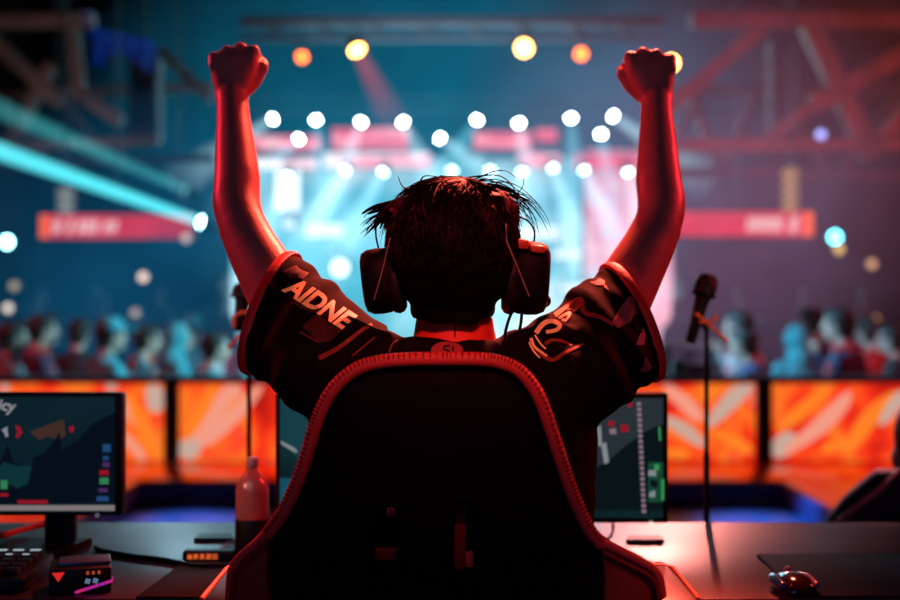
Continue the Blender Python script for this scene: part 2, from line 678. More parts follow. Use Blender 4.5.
def screen_thing(name, label, cat, rect, d, m, depth=.15, group=None, frame=.02):
    x0, y0, x1, y1 = rect
    a, b = P(x0, y0, d), P(x1, y1, d)
    t = thing(name, label, cat, ((a.x + b.x) / 2, d, b.z), group=group)
    if name == 'hanging_light_panel':
        for q in (.15, .85):
            part('cable', MB().tube([(a.x + (b.x - a.x) * q, d + .1, a.z), (a.x + (b.x - a.x) * q, d + .1, 9.95)], .01, 6), M_blackm, t)
    part('face', MB().quad((a.x, d, b.z), (b.x, d, b.z), (b.x, d, a.z), (a.x, d, a.z)), m, t, smooth=False)
    part('cabinet', MB().box(((a.x + b.x) / 2, d + depth / 2 + .01, (a.z + b.z) / 2), (b.x - a.x + frame * 2, depth, a.z - b.z + frame * 2), bev=.01), M_black, t)
    return t


M_scr = emis_tex('stage_screen_picture', [(.3, (.05, .36, .46)), (.43, (.20, .55, .66)), (.54, (.44, .72, .80)), (.68, (.80, .92, .96))], (.45, 1, .6), (0, .3, 0), 1, .9, 2, .8, grad=(4.2, 2.4, .55, 1.12))
M_scrp = emis_tex('pink_screen_picture', [(.32, (.30, .55, .68)), (.45, (.75, .42, .55)), (.55, (.95, .22, .30)), (.66, (.95, .62, .68)), (.78, (.9, .93, .96))], (.8, 1, 1.3), (0, .6, 0), 1, 1.0, 3, 1.0, grad=(4.4, 1.0, .7, .9))
screen_thing('stage_screen', 'huge pale cyan screen at the back of the stage', 'screen', (232, 158, 580, 372), ys, M_scr)
screen_thing('stage_screen', 'tall pink and white screen right of the player\'s head', 'screen', (584, 150, 672, 372), ys - .4, M_scrp)
st = MB().box((0, 26.5, -.08), (18, 8, .44), bev=.02)
o = part_top('stage_platform', st, mat('stage_deck', (.05, .05, .06), .4))
o['kind'] = 'structure'
M_white = emis('white_panel', (.82, .95, 1), 1.6)
M_whites = emis('white_panel_soft', (.75, .93, .97), 1.15)
for lab, r, m in (('tall bright white light panel left of the player\'s head', (276, 170, 299, 211), M_white),
                  ('wide white light panel low on the stage at left', (305, 224, 343, 237), M_whites),
                  ('wide white light panel beside the right headphone', (518, 226, 560, 240), M_whites),
                  ('small pale light panel right of the right headphone', (553, 250, 580, 259), M_whites),
                  ('narrow pale light panel low above the right sleeve', (560, 284, 590, 292), M_whites)):
    screen_thing('hanging_light_panel', lab, 'light panel', r, 27.4 - .25 * (r[1] - 170) / 28, m, group='white stage light panels')
M_pink = emis_tex('pink_sign', [(.35, (.75, .03, .07)), (.5, (.95, .14, .2)), (.62, (1, .45, .5))], (.7, 1, 2), (0, 0, 0), 1.0, 1.2, 2, .4)
M_pinkw = emis_tex('pink_white_sign', [(.35, (1, .10, .18)), (.5, (1, .42, .48)), (.6, (1, .82, .82))], (.5, 1, 1.6), (0, 0, 0), 1.05, 1.4, 2, .3)
for lab, r, m in (('pink sign over the stage, upper of the left pair', (332, 128, 408, 149), M_pink),
                  ('bright pink and white sign over the stage, lower of the left pair', (324, 153, 430, 168), M_pinkw),
                  ('pink sign over the stage beside the left forearm', (252, 136, 320, 150), M_pink),
                  ('pale pink sign over the stage low beside the left forearm', (250, 158, 318, 169), M_pinkw),
                  ('pink sign over the stage right of centre', (474, 132, 532, 149), M_pink),
                  ('small pink sign over the stage right of centre', (536, 129, 557, 142), M_pink),
                  ('pink and white sign low over the stage right of centre', (518, 153, 560, 167), M_pinkw),
                  ('red sign over the stage beside the right forearm', (574, 154, 640, 170), M_pink)):
    screen_thing('led_sign', lab, 'sign', r, 26, m, group='pink signs over the stage')

# ---- lamps with housings, yokes and lit haze beams
M_lens = emis('white_lens', (.85, .97, 1), 40)
M_lens2 = emis('pale_lens', (.6, .95, 1), 11)


def lamp_at(label, pos, aim, r, lens, beam=None, hang=.35, group=None, name='stage_spotlight', cat='stage lamp'):
    """spot lamp at pos pointing along aim; beam = (length, end radius, material)"""
    W = axis_matrix(pos, aim)
    t = thing(name, label, cat, M=Matrix.Translation(pos), group=group)
    R = W.to_3x3()
    b = MB()
    b.lathe([(r * .9, .02), (r * 1.12, .0), (r * 1.2, .05), (r * 1.2, r * 1.2), (r * .95, r * 2.6), (r * .5, r * 3)], pos, 18, R)
    part('housing', b, M_black, t)
    part('lens', MB().lathe([(r * .98, .0), (r * .9, -.012), (r * .5, -.02), (.001, -.024)], pos, 18, R), lens, t)
    y = MB()
    for sgn in (-1, 1):
        y.tube([pos + Vector((sgn * r * 1.35, .05, 0)), pos + Vector((sgn * r * 1.35, .05, hang * .6))], r * .12, 8)
    y.tube([pos + Vector((-r * 1.35, .05, hang * .6)), pos + Vector((r * 1.35, .05, hang * .6))], r * .12, 8)
    y.tube([pos + Vector((0, .05, hang * .6)), pos + Vector((0, .05, hang))], r * .16, 8)
    part('yoke', y, M_blackm, t)
    if beam:
        ln, r1, m = beam
        n = 28
        vs, fs = [], []
        K = 10
        for i in range(K + 1):
            f = i / K
            rr = r * .9 + (r1 - r * .9) * f
            vs += [(rr * math.cos(2 * PI * j / n), rr * math.sin(2 * PI * j / n), -.03 - ln * f) for j in range(n)]
        for i in range(K):
            fs += [(i * n + j, i * n + (j + 1) % n, (i + 1) * n + (j + 1) % n, (i + 1) * n + j) for j in range(n)]
        me = MB().add(vs, fs).mesh('beam', [m])
        o = bpy.data.objects.new('beam', me)
        COL.objects.link(o)
        o.parent = t
        o.matrix_parent_inverse = Matrix.Translation(pos).inverted()
        o.matrix_basis = W
    return t


D = 24.0
K = D / FP
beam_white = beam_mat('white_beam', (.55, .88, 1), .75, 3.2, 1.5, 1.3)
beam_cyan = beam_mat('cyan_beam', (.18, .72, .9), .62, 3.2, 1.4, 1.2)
upper = [  # lamp position, beam tip, material
    (273, 119, 236, 150, beam_white), (299, 139, 262, 180, beam_cyan), (316, 120, 327, 178, beam_cyan), (361, 122, 340, 190, beam_white), (403, 122, 432, 182, beam_white),
    (440, 138, 498, 182, beam_white), (477, 120, 440, 180, beam_cyan), (519, 123, 528, 190, beam_white), (571, 118, 571, 180, beam_cyan), (601, 134, 606, 190, beam_cyan), (613, 116, 655, 152, beam_white)]
for i, (x, y, tx, ty, bm_) in enumerate(upper):
    p = P(x, y, D)
    aim = P(tx, ty, D) - p
    aim = aim + Vector((0, -.55 * aim.length, 0))
    lamp_at('white stage lamp, %s along the truss from the left' % ['first', 'second', 'third', 'fourth', 'fifth', 'sixth', 'seventh', 'eighth', 'ninth', 'tenth', 'eleventh'][i],
            p, aim, .064, M_lens, (2.3, .42, bm_), hang=max(.2, p.z - P(0, 110, D).z + .0), group='white stage lamps')
lower = [(288, 176, 262, 262), (345, 170, 300, 262), (383, 172, 352, 232), (452, 170, 446, 210), (490, 170, 498, 215), (522, 172, 516, 250), (553, 168, 585, 275), (584, 170, 622, 262), (628, 172, 640, 240)]
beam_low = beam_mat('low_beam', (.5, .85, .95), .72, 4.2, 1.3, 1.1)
for i, (x, y, tx, ty) in enumerate(lower):
    p = P(x, y, 25.0)
    aim = P(tx, ty, 25.0) - p
    aim = aim + Vector((0, -.4 * aim.length, 0))
    lamp_at('pale stage lamp with long beam, %s of the lower row' % ['first', 'second', 'third', 'fourth', 'fifth', 'sixth', 'seventh', 'eighth', 'ninth'][i],
            p, aim, .075, M_lens2, (3.4, .62, beam_low), hang=.5, group='pale stage lamps of the lower row')
M_amber = emis('amber_lens', (1, .42, .08), 26)
M_amberd = emis('dim_amber_lens', (1, .16, .02), 8)
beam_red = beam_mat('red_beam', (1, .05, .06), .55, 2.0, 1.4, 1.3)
for lab, x, y, r, m, bm_, aim in (('glowing orange lamp with red beam, upper left of centre', 357, 50, .11, M_amber, (1.6, .28, beam_red), (.35, -.4, -.7)),
                                  ('glowing orange lamp at top right of centre', 524, 48, .11, M_amber, None, (0, -1, -.15)),
                                  ('dim orange lamp at top between left fist and centre', 302, 57, .075, M_amberd, None, (.25, -1, -.2)),
                                  ('dim orange lamp at top between centre and right fist', 581, 54, .085, M_amberd, None, (-.25, -1, -.2)),
                                  ('glowing amber lamp beside the right fist', 671, 63, .10, M_amber, None, (0, -1, -.1))):
    lamp_at(lab, P(x, y, 20), Vector(aim), r, m, bm_, hang=.42, group='orange lamps', name='orange_spotlight', cat='lamp')

lamp_at('large round white lamp low over the stage, just left of the headset', P(340, 268, 25.5), Vector((0, -1, 0)), .17, emis('round_white_lens', (.85, .97, 1), 2.2), None, hang=.5)
lamp_at('soft round lamp below the tall white light panel at left', P(289, 224, 25.8), Vector((0, -1, 0)), .13, emis('round_soft_lens', (.7, .9, .95), 1.2), None, hang=.4)
# ---- teal lasers at left
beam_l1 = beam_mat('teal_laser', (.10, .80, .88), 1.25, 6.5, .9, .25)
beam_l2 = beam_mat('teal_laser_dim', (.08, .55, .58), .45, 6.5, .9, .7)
p = P(201, 222, 13)
lamp_at('cyan-white projector lamp at the end of the bright teal beam', p, P(-40, 137, 12.2) - p, .055, emis('cyan_lens', (.55, 1, 1), 26), (3.0, .115, beam_l1), group='teal beam lamps', name='beam_spotlight', cat='lamp', hang=.3)
p = P(186, 190, 14.5)
lamp_at('dim projector lamp casting the upper teal beam', p, P(-40, 92, 13.6) - p, .05, emis('cyan_lens_dim', (.2, .7, .7), 1.0), (3.0, .15, beam_l2), group='teal beam lamps', name='beam_spotlight', cat='lamp', hang=.3)
# ---- small lit points in the dark stands
for lab, x, y, d, r, col, s in (('bright cyan-white lamp at the far left edge', 7, 242, 13, .055, (.35, 1, 1), 16),
                                ('dim warm point of light below the left banner', 186, 238, 14, .05, (.7, .55, .5), 1.0),
                                ('warm point of light above the left audience', 143, 277, 14, .05, (1, .72, .55), 1.5),
                                ('dim warm point of light above the teal cap', 135, 313, 14, .05, (.9, .65, .5), .55),
                                ('pale point of light at lower left above the dark jacket', 8, 308, 14, .05, (1, .85, .7), 1.2),
                                ('faint point of light at left edge of the stands', 14, 286, 14, .05, (.9, .7, .4), .5),
                                ('blue-cyan lamp below the end of the right banner', 835, 237, 13, .06, (.1, .75, 1), 10),
                                ('yellow lamp just beneath the blue-cyan lamp', 839, 249, 13.3, .05, (1, .65, .2), 1.1),
                                ('orange ring of light at the right side of the stands', 872, 264, 14, .05, (1, .5, .25), .9),
                                ('faint orange light above the rightmost spectators', 875, 320, 14, .05, (1, .45, .2), .6),
                                ('small blue-white lamp among the right trusses', 821, 135, 16, .06, (.35, .4, 1), 2.2)):
    lamp_at(lab, P(x, y, d), Vector((0, -1, 0)), r, emis('point_%d' % x, col, s), None, group='small lamps in the stands', name='hanging_lamp', cat='lamp', hang=9.95 - P(x, y, d).z)

# ---- red lit banners
M_ban = emis_tex('red_banner_picture', [(.35, (.55, .008, .02)), (.5, (.85, .015, .03)), (.65, (.95, .06, .08))], (.6, 1, 1.5), (0, 0, 0), .8, 1.4, 2, .3)
M_banend = emis('banner_end', (1, .12, .015), 1.05)
M_banw = emis('banner_writing', (1, .55, .55), .8)
for lab, x0, x1, yt, yb, end, marks in (('long red lit banner hanging at the left', 40, 192, 215, 238, 0, [(52, 9, 14), (66, 6, 16), (76, 22, 13), (103, 14, 12)]),
                                        ('long red lit banner hanging at the right', 664, 813, 212, 236, 1, [(746, 36, 14), (789, 9, 16)])):
    d = 14
    a, b = P(x0, yt, d), P(x1, yb, d)
    t = thing('led_banner', lab, 'banner', ((a.x + b.x) / 2, d, b.z), group='red lit banners')
    mb = MB()
    mb.quad((a.x, d, b.z), (b.x, d, b.z), (b.x, d, a.z), (a.x, d, a.z), 0)
    e0, e1 = (x0, x0 + 8) if end == 0 else (x1 - 9, x1)
    A, B = P(e0, yt, d - .004), P(e1, yb, d - .004)
    mb.quad((A.x, A.y, B.z), (B.x, A.y, B.z), (B.x, A.y, A.z), (A.x, A.y, A.z), 1)
    for mx, mw, mh in marks:
        ym = (yt + yb) / 2
        k = max(1, int(mw / 6))
        for q in range(k):   # unreadable pale letters: slanted bars
            xa, xb = mx + mw * q / k, mx + mw * (q + .8) / k
            A, B = P(xa, ym - mh / 2, d - .005), P(xb, ym + mh / 2, d - .005)
            mb.quad((A.x, A.y, B.z), (B.x, A.y, B.z), (B.x + .03, A.y, A.z), (A.x + .03, A.y, A.z), 2)
    part('face', mb, [M_ban, M_banend, M_banw], t, smooth=False)
    part('cabinet', MB().box(((a.x + b.x) / 2, d + .07, (a.z + b.z) / 2), (b.x - a.x + .02, .12, a.z - b.z + .02), bev=.01), M_black, t)
    w = MB()
    for q in (.1, .5, .9):
        w.tube([(a.x + (b.x - a.x) * q, d + .07, a.z), (a.x + (b.x - a.x) * q, d + .07, 9.95)], .008, 6)
    part('cable', w, M_blackm, t)
# ---- hanging lantern stacks, loudspeakers and cloth
for lab, x, y0, y1, d, col, s, nn in (('yellowish stack of round lamps over the right banner', 790, 168, 212, 13.8, (1, .55, .2), .35, 4), ('pale stack of round lamps over the left banner', 66, 188, 214, 13.8, (.8, .8, .75), .28, 3)):
    a = P(x, y0, d)
    t = thing('hanging_lamp', lab, 'lamp', a, group='hanging lamp stacks')
    part('cord', MB().tube([(a.x, d, a.z), (a.x, d, 9.95)], .01, 6), M_blackm, t)
    for i in range(nn):
        z = P(x, y0 + (y1 - y0) * (i + .5) / nn, d).z
        h = (y1 - y0) / nn * d / FP * .45
        part('shade', MB().lathe([(.03, h), (.085, h * .5), (.1, 0), (.085, -h * .5), (.03, -h)], (a.x, d, z), 18), emis('lantern_%d' % x, col, s), t)
for lab, x, y0, y1, d in (('dark hanging loudspeaker column at upper left', 146, 58, 140, 16), ('dark hanging loudspeaker column at upper right', 782, 40, 150, 17)):
    a = P(x, y0, d)
    t = thing('hanging_loudspeaker', lab, 'loudspeaker', a, group='hanging loudspeakers')
    for i in range(5):
        z = P(x, y0 + (y1 - y0) * (i + .5) / 5, d).z
        h = (y1 - y0) / 5 * d / FP
        part('cabinet', MB().box((a.x, d + .03 * (i - 2) ** 2 * .2, z), (.36, .35, h * .94), (math.radians(-3 * i), 0, 0), .015), mat('speaker_box', (.03, .025, .03), .7), t)
    part('cable', MB().tube([(a.x, d, a.z), (a.x, d, 9.95)], .012, 6), M_blackm, t)
# blue lit cloth
t = thing('hanging_cloth', 'blue lit cloth hanging in folds at upper left', 'cloth', P(118, 30, 15.5))
mb = MB()
NX, NZ = 24, 10
vs = []
for j in range(NZ + 1):
    for i in range(NX + 1):
        f, g = i / NX, j / NZ
        px = 88 + 66 * f
        py = 26 + 16 * f + (34 - 12 * f + 9 * math.sin(f * 9)) * g
        v = P(px, py, 15.5)
        v.y += .10 * math.sin(f * 26 + g * 2) * (.4 + g)
        vs.append(v)
mb.add(vs, [(j * (NX + 1) + i, j * (NX + 1) + i + 1, (j + 1) * (NX + 1) + i + 1, (j + 1) * (NX + 1) + i) for j in range(NZ) for i in range(NX)])
o = part('cloth', mb, mat('blue_cloth', (.03, .12, .4), .8), t)
sl = o.modifiers.new('s', 'SOLIDIFY'); sl.thickness = .01

# ---- haze lit by the stage: soft clouds that only add light, densest in the middle


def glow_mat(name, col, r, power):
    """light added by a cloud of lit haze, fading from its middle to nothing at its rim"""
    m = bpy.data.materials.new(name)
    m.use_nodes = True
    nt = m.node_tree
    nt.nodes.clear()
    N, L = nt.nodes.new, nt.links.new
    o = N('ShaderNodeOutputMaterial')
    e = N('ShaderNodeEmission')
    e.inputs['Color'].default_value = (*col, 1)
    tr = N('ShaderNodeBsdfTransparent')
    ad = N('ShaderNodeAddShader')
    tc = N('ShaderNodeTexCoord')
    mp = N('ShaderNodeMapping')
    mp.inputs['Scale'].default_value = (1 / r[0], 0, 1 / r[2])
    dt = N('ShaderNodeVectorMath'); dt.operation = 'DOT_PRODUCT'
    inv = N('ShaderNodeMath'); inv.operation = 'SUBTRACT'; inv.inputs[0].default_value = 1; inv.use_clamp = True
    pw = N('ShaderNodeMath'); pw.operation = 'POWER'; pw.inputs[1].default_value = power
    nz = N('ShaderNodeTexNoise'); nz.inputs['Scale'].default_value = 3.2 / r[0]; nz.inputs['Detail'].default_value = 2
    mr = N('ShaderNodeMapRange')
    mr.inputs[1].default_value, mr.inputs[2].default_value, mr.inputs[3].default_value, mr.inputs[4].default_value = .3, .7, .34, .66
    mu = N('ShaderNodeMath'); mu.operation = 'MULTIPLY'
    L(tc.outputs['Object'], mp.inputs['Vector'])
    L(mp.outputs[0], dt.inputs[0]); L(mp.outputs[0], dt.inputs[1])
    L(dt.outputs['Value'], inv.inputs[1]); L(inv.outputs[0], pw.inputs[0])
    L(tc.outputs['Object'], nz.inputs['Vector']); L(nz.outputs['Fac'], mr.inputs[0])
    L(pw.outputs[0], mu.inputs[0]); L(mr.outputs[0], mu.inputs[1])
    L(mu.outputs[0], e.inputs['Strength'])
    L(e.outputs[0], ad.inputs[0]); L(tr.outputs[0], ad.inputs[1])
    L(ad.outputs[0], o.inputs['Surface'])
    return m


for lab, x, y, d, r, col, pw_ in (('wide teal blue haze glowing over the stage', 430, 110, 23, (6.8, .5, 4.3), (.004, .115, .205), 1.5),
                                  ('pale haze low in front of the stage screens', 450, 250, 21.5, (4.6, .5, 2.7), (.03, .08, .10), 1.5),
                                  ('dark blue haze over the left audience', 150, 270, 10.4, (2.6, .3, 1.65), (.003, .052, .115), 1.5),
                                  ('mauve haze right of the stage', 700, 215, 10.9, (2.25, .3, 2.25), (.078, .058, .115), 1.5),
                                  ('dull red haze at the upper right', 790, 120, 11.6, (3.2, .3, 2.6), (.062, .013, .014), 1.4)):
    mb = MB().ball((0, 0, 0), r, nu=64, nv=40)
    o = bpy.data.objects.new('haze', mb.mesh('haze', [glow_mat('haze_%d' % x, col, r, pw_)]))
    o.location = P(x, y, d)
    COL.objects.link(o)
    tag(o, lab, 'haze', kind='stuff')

# ------------------------------------------------------------------ spectators
M_face = mat('spectator_skin', (.55, .33, .26), .5, vscale=20)
M_cloth0 = mat('spectator_dark_cloth', (.02, .022, .03), .8)
M_hair0 = mat('spectator_hair', (.015, .011, .01), .6)
M_teal = mat('teal_cloth', (.05, .34, .40), .7)
M_redj = mat('red_cloth', (.45, .03, .03), .7)
M_orgj = mat('orange_red_cloth', (.65, .09, .03), .7)
M_whitej = mat('pale_cloth', (.50, .50, .52), .7)
M_navyj = mat('navy_cloth', (.03, .05, .12), .7)
M_greyj = mat('grey_cloth', (.10, .11, .13), .7)
M_pinkj = mat('pink_cloth', (.55, .20, .22), .7)


def spectator_meshes(arm):
    """seated figure facing +Y with the floor at z=0; returns body, jacket, trousers, shoes, hair, cap, hood meshes"""
    b = MB()
    h = Vector((0, .05, 1.19))
    b.ball(h + Vector((0, 0, .02)), (.074, .094, .088))
    b.ball(h + Vector((0, .03, -.045)), (.055, .062, .058))
    b.ball(h + Vector((0, .085, -.08)), (.022, .018, .018))
    b.tube([h + Vector((0, .09, .02)), h + Vector((0, .112, -.018))], [.009, .015], 8)
    for sg in (-1, 1):
        b.ball(h + Vector((sg * .076, 0, -.005)), (.010, .02, .032), nu=10, nv=8)
        b.ball(h + Vector((sg * .03, .086, .03)), (.02, .011, .008), nu=10, nv=8)
    b.tube([(0, 0, .95), (0, .01, 1.05), (0, .035, 1.14)], [.06, .05, .052], 14)
    b.loft([ellring((0, y, z), rx, ry, 20) for z, y, rx, ry in ((.46, 0, .14, .10), (.6, 0, .13, .09), (.8, 0, .14, .09), (.95, 0, .15, .08), (1.02, 0, .08, .05))])
    hands = []
    arms = []
    for sg in (-1, 1):
        shd, elb, wri = Vector((sg * .17, 0, .96)), Vector((sg * .22, .05, .70)), Vector((sg * .11, .24, .66))
        if arm == 'raised' and sg > 0:
            elb, wri = Vector((.23, .14, .80)), Vector((.12, .22, 1.0))
        if arm == 'folded':
            elb, wri = Vector((sg * .24, .10, .72)), Vector((-sg * .05, .22, .74))
        b.tube([shd, elb], [.045, .034], 10)
        b.tube([elb, wri], [.034, .024], 10)
        d = (wri - elb).normalized()
        b.tube([wri, wri + d * .05], [.028, .036], 10)
        sd = d.cross(Vector((0, 0, 1))).normalized()
        for q in range(4):
            f0 = wri + d * .07 + sd * (.012 * (q - 1.5) * 1.5)
            b.tube([f0, f0 + d * (.045 - .004 * abs(q - 1.4)), f0 + d * .055 - Vector((0, 0, .022))], [.0095, .009, .008], 8)
        b.tube([wri + d * .03 + sd * -.03 * sg, wri + d * .07 - sd * .045 * sg], [.011, .009], 8)
        arms.append((shd, elb, wri))
    for sg in (-1, 1):
        b.tube([(sg * .10, .02, .50), (sg * .12, .32, .50)], [.07, .05], 12)
        b.tube([(sg * .12, .32, .50), (sg * .12, .30, .08)], [.05, .034], 12)
    body = fuse(b, 'body', M_face, .009, 3)
    j = MB()
    j.loft([ellring((0, y, z), rx, ry, 24) for z, y, rx, ry in ((.44, 0, .18, .14), (.55, 0, .18, .135), (.75, 0, .185, .125), (.92, 0, .20, .12), (.99, 0, .165, .10), (1.035, .005, .085, .08), (1.06, .01, .066, .066))])
    for shd, elb, wri in arms:
        j.tube([shd, shd.lerp(elb, .5), elb], [.070, .062, .055], 14)
        j.tube([elb, wri], [.054, .040], 14)
    jac = fuse(j, 'jacket', M_cloth0, .012, 3)
    t = MB()
    t.loft([ellring((0, y, z), rx, ry, 20) for z, y, rx, ry in ((.43, .0, .15, .12), (.50, .02, .175, .14), (.56, 0, .17, .13))])
    for sg in (-1, 1):
        t.tube([(sg * .10, .02, .50), (sg * .12, .32, .50)], [.09, .068], 14)
        t.tube([(sg * .12, .32, .50), (sg * .12, .30, .12)], [.066, .055], 14)
    trs = fuse(t, 'trousers', M_cloth0, .014, 3)
    s_ = MB()
    for sg in (-1, 1):
        s_.tube([(sg * .12, .27, .05), (sg * .12, .34, .05), (sg * .125, .44, .04)], [.048, .048, .036], 12)
    sho = fuse(s_, 'shoes', M_black, .012, 2)
    hr = MB().ball(h + Vector((0, -.012, .035)), (.086, .102, .088), nu=24, nv=16)
    hr.ball(h + Vector((0, -.045, -.02)), (.074, .058, .075))
    hr.ball(h + Vector((.01, .06, .095)), (.06, .04, .028))
    hm = fuse(hr, 'hair', M_hair0, .009, 2)
    bm = bmesh.new(); bm.from_mesh(hm)
    bmesh.ops.delete(bm, geom=[v for v in bm.verts if v.co.y > h.y + .055 and v.co.z < h.z + .07], context='VERTS')
    bm.to_mesh(hm); bm.free()
    cp = MB()
    cp.lathe([(.096, .045), (.098, .07), (.09, .11), (.06, .135), (.012, .145), (.001, .146)], h + Vector((0, -.004, 0)), 24)
    cp.box(h + Vector((0, .13, .052)), (.13, .11, .010), (-.12, 0, 0), .004)
    capm = cp.mesh('cap', [M_teal])
    hd = MB()
    hd.ball(h + Vector((0, -.02, .01)), (.105, .115, .125), nu=24, nv=16)
    hd.tube([h + Vector((0, -.04, -.07)), h + Vector((0, -.05, -.16))], [.09, .12], 18)
    hdm = fuse(hd, 'hood', M_teal, .010, 3)
    bm = bmesh.new(); bm.from_mesh(hdm)
    bmesh.ops.delete(bm, geom=[v for v in bm.verts if v.co.y > h.y + .035 and abs(v.co.x) < .075 and v.co.z < h.z + .085], context='VERTS')
    bm.to_mesh(hdm); bm.free()
    return dict(body=body, jacket=jac, trousers=trs, shoes=sho, hair=hm, cap=capm, hood=hdm)


POSES = {k: spectator_meshes(k) for k in ('lap', 'raised', 'folded')}


def spectator(pose, px, py, d, face, label, jacket, hair=M_hair0, hat=None, group='spectators behind the barrier', stripe=None, skin=None, trs=True, lean=0., seat=True):
    """face: degrees, 0 looks away from the camera, positive turns to the right side of the hall"""
    h = P(px, py, d)
    scale = (h.z + .30) / 1.21 if seat else 1.
    loc = Vector((h.x, d, h.z - 1.21 * scale))
    W_ = Matrix.Translation(loc) @ Matrix.Rotation(-math.radians(face), 4, 'Z') @ Matrix.Rotation(lean, 4, 'X') @ Matrix.Scale(scale, 4)
    t = thing('person', label, 'person', M=W_, group=group)
    m = POSES[pose]
    o = part('body', m['body'], M_face, t, local=True)
    if skin:
        paint(o, skin)
    jo = part('jacket', m['jacket'], M_cloth0, t, local=True)
    paint(jo, jacket)
    if trs:
        part('trousers', m['trousers'], M_cloth0, t, local=True)
        part('shoes', m['shoes'], M_black, t, local=True)
    if hat in ('cap', 'hood'):
        q = part(hat, m[hat], M_teal, t, local=True)
        paint(q, jacket)
    if hat != 'hood':
        q = part('hair', m['hair'], M_hair0, t, local=True)
        paint(q, hair)
    if stripe:
        c = MB()
        pts = [(.075 * math.cos(a), .012 + .075 * math.sin(a), 1.045 + .01 * math.sin(a)) for a in [2 * PI * k / 20 for k in range(20)]]
        c.tube(pts, .024, 8, closed=True)
        c.tube([(-.07, .03, 1.03), (-.15, .04, .985), (-.215, .03, .93), (-.235, .05, .82)], [.022, .03, .036, .03], 8)
        c.tube([(.07, .03, 1.03), (.15, .04, .985), (.215, .03, .93), (.235, .05, .82)], [.022, .03, .036, .03], 8)
        part('collar', c, stripe, t, local=True)
    return t


def stool_meshes():
    return {'seat': MB().lathe([(.12, .355), (.135, .362), (.135, .378), (.12, .385)], n=24).mesh('seat', [M_black]), 'post': MB().lathe([(.02, .02), (.02, .356)], n=12).mesh('post', [M_blackm]),
            'base': MB().lathe([(.12, 0), (.12, .012), (.03, .03)], n=24).mesh('base', [M_blackm])}


STOOL = stool_meshes()
AUD = [
    ('lap', 6, 336, 8.75, 50, 'person at the left edge in a dark jacket, looking right', M_greyj, {}),
    ('folded', 36, 328, 9.30, 55, 'person with pale lit face in a red and navy jacket at far left', M_navyj, dict(stripe=M_redj)),
    ('lap', 77, 331, 9.9, 10, 'dark dressed person with reddish face between red jacket and teal cap', M_cloth0, {}),
    ('raised', 104, 334, 8.75, 52, 'person in a teal jacket and teal cap looking right', M_teal, dict(hat='cap')),
    ('lap', 141, 338, 9.30, 58, 'short haired person in a dark jacket with orange-red shoulders', M_greyj, dict(stripe=M_orgj)),
    ('folded', 173, 336, 9.85, 62, 'person in a blue-teal hooded top beside the orange-red shoulders', M_teal, dict(hat='hood')),
    ('lap', 188, 329, 10.4, 30, 'person in a teal cap further back left of the left microphone', M_teal, dict(hat='cap')),
    ('raised', 209, 346, 8.75, 60, 'leaning person in a teal jacket with pale sleeves near the left microphone', M_teal, dict(stripe=M_whitej)),
    ('lap', 226, 333, 10.95, 20, 'person in pink further back beside the left microphone', M_pinkj, {}),
    ('raised', 746, 325, 9.30, -58, 'dark haired person with cyan lit face and pale sleeve, right of the right microphone', M_whitej, dict(stripe=M_pinkj)),
    ('folded', 770, 341, 8.7, -62, 'person bending forward in a dark teal jacket, right of the pale sleeve', M_navyj, dict(lean=-.12)),
    ('lap', 799, 338, 9.85, -15, 'person in a blue-teal hooded top with back turned', M_teal, dict(hat='hood')),
    ('lap', 817, 321, 10.4, -40, 'person with bluish lit face behind the blue-teal hood', M_navyj, {}),
    ('raised', 846, 323, 8.8, -55, 'person in a dark jacket with red shoulders and teal sleeves looking left', M_navyj, dict(stripe=M_redj)),
    ('lap', 873, 330, 9.9, -30, 'dim person further back in dark red', M_redj, {}),
    ('folded', 898, 338, 9.3, -58, 'person with pinkish face at the right edge', M_cloth0, {}),
    ('lap', 690, 352, 10.9, -20, 'dim person in pink behind the right microphone stand', M_pinkj, {})]
for pose, px, py, d, fc, lab, jk_, kw in AUD:
    spectator(pose, px, py, d, fc, lab, jk_, **kw)
    h = P(px, py, d)
    t = thing('stool', 'dark round stool under a seated spectator behind the lit barrier', 'stool', (h.x, d, -.30), group='stools behind the barrier')
    for k in STOOL:
        part(k, STOOL[k], M_black, t, local=True)
# low table beyond the barrier right of the gamer
a, b = P(662, 346, 9.9), P(716, 346, 9.9)
t = thing('side_table', 'low grey table beyond the barrier near the right microphone stand', 'table', ((a.x + b.x) / 2, 9.9, -.30))
part('tabletop', MB().box(((a.x + b.x) / 2, 9.9, a.z), (b.x - a.x, .4, .05), bev=.01), mat('grey_laminate', (.25, .24, .26), .5), t)
for q in (.06, .94):
    part('leg', MB().box((a.x + (b.x - a.x) * q, 9.9, (a.z - .30) / 2 - .012), (.05, .35, a.z + .275), bev=.006), M_greyj, t)
t = thing('equipment_case', 'dark case with a teal end standing beyond the barrier near the right microphone stand', 'case', P(684, 370, 8.8))
part('body', MB().box(P(691, 362, 8.52) + Vector((0, 0, -.5)), (.26, .26, .98), bev=.015), M_black, t)
part('panel', MB().box(P(680, 368, 8.38), (.10, .02, .11), bev=.006), M_teal, t)

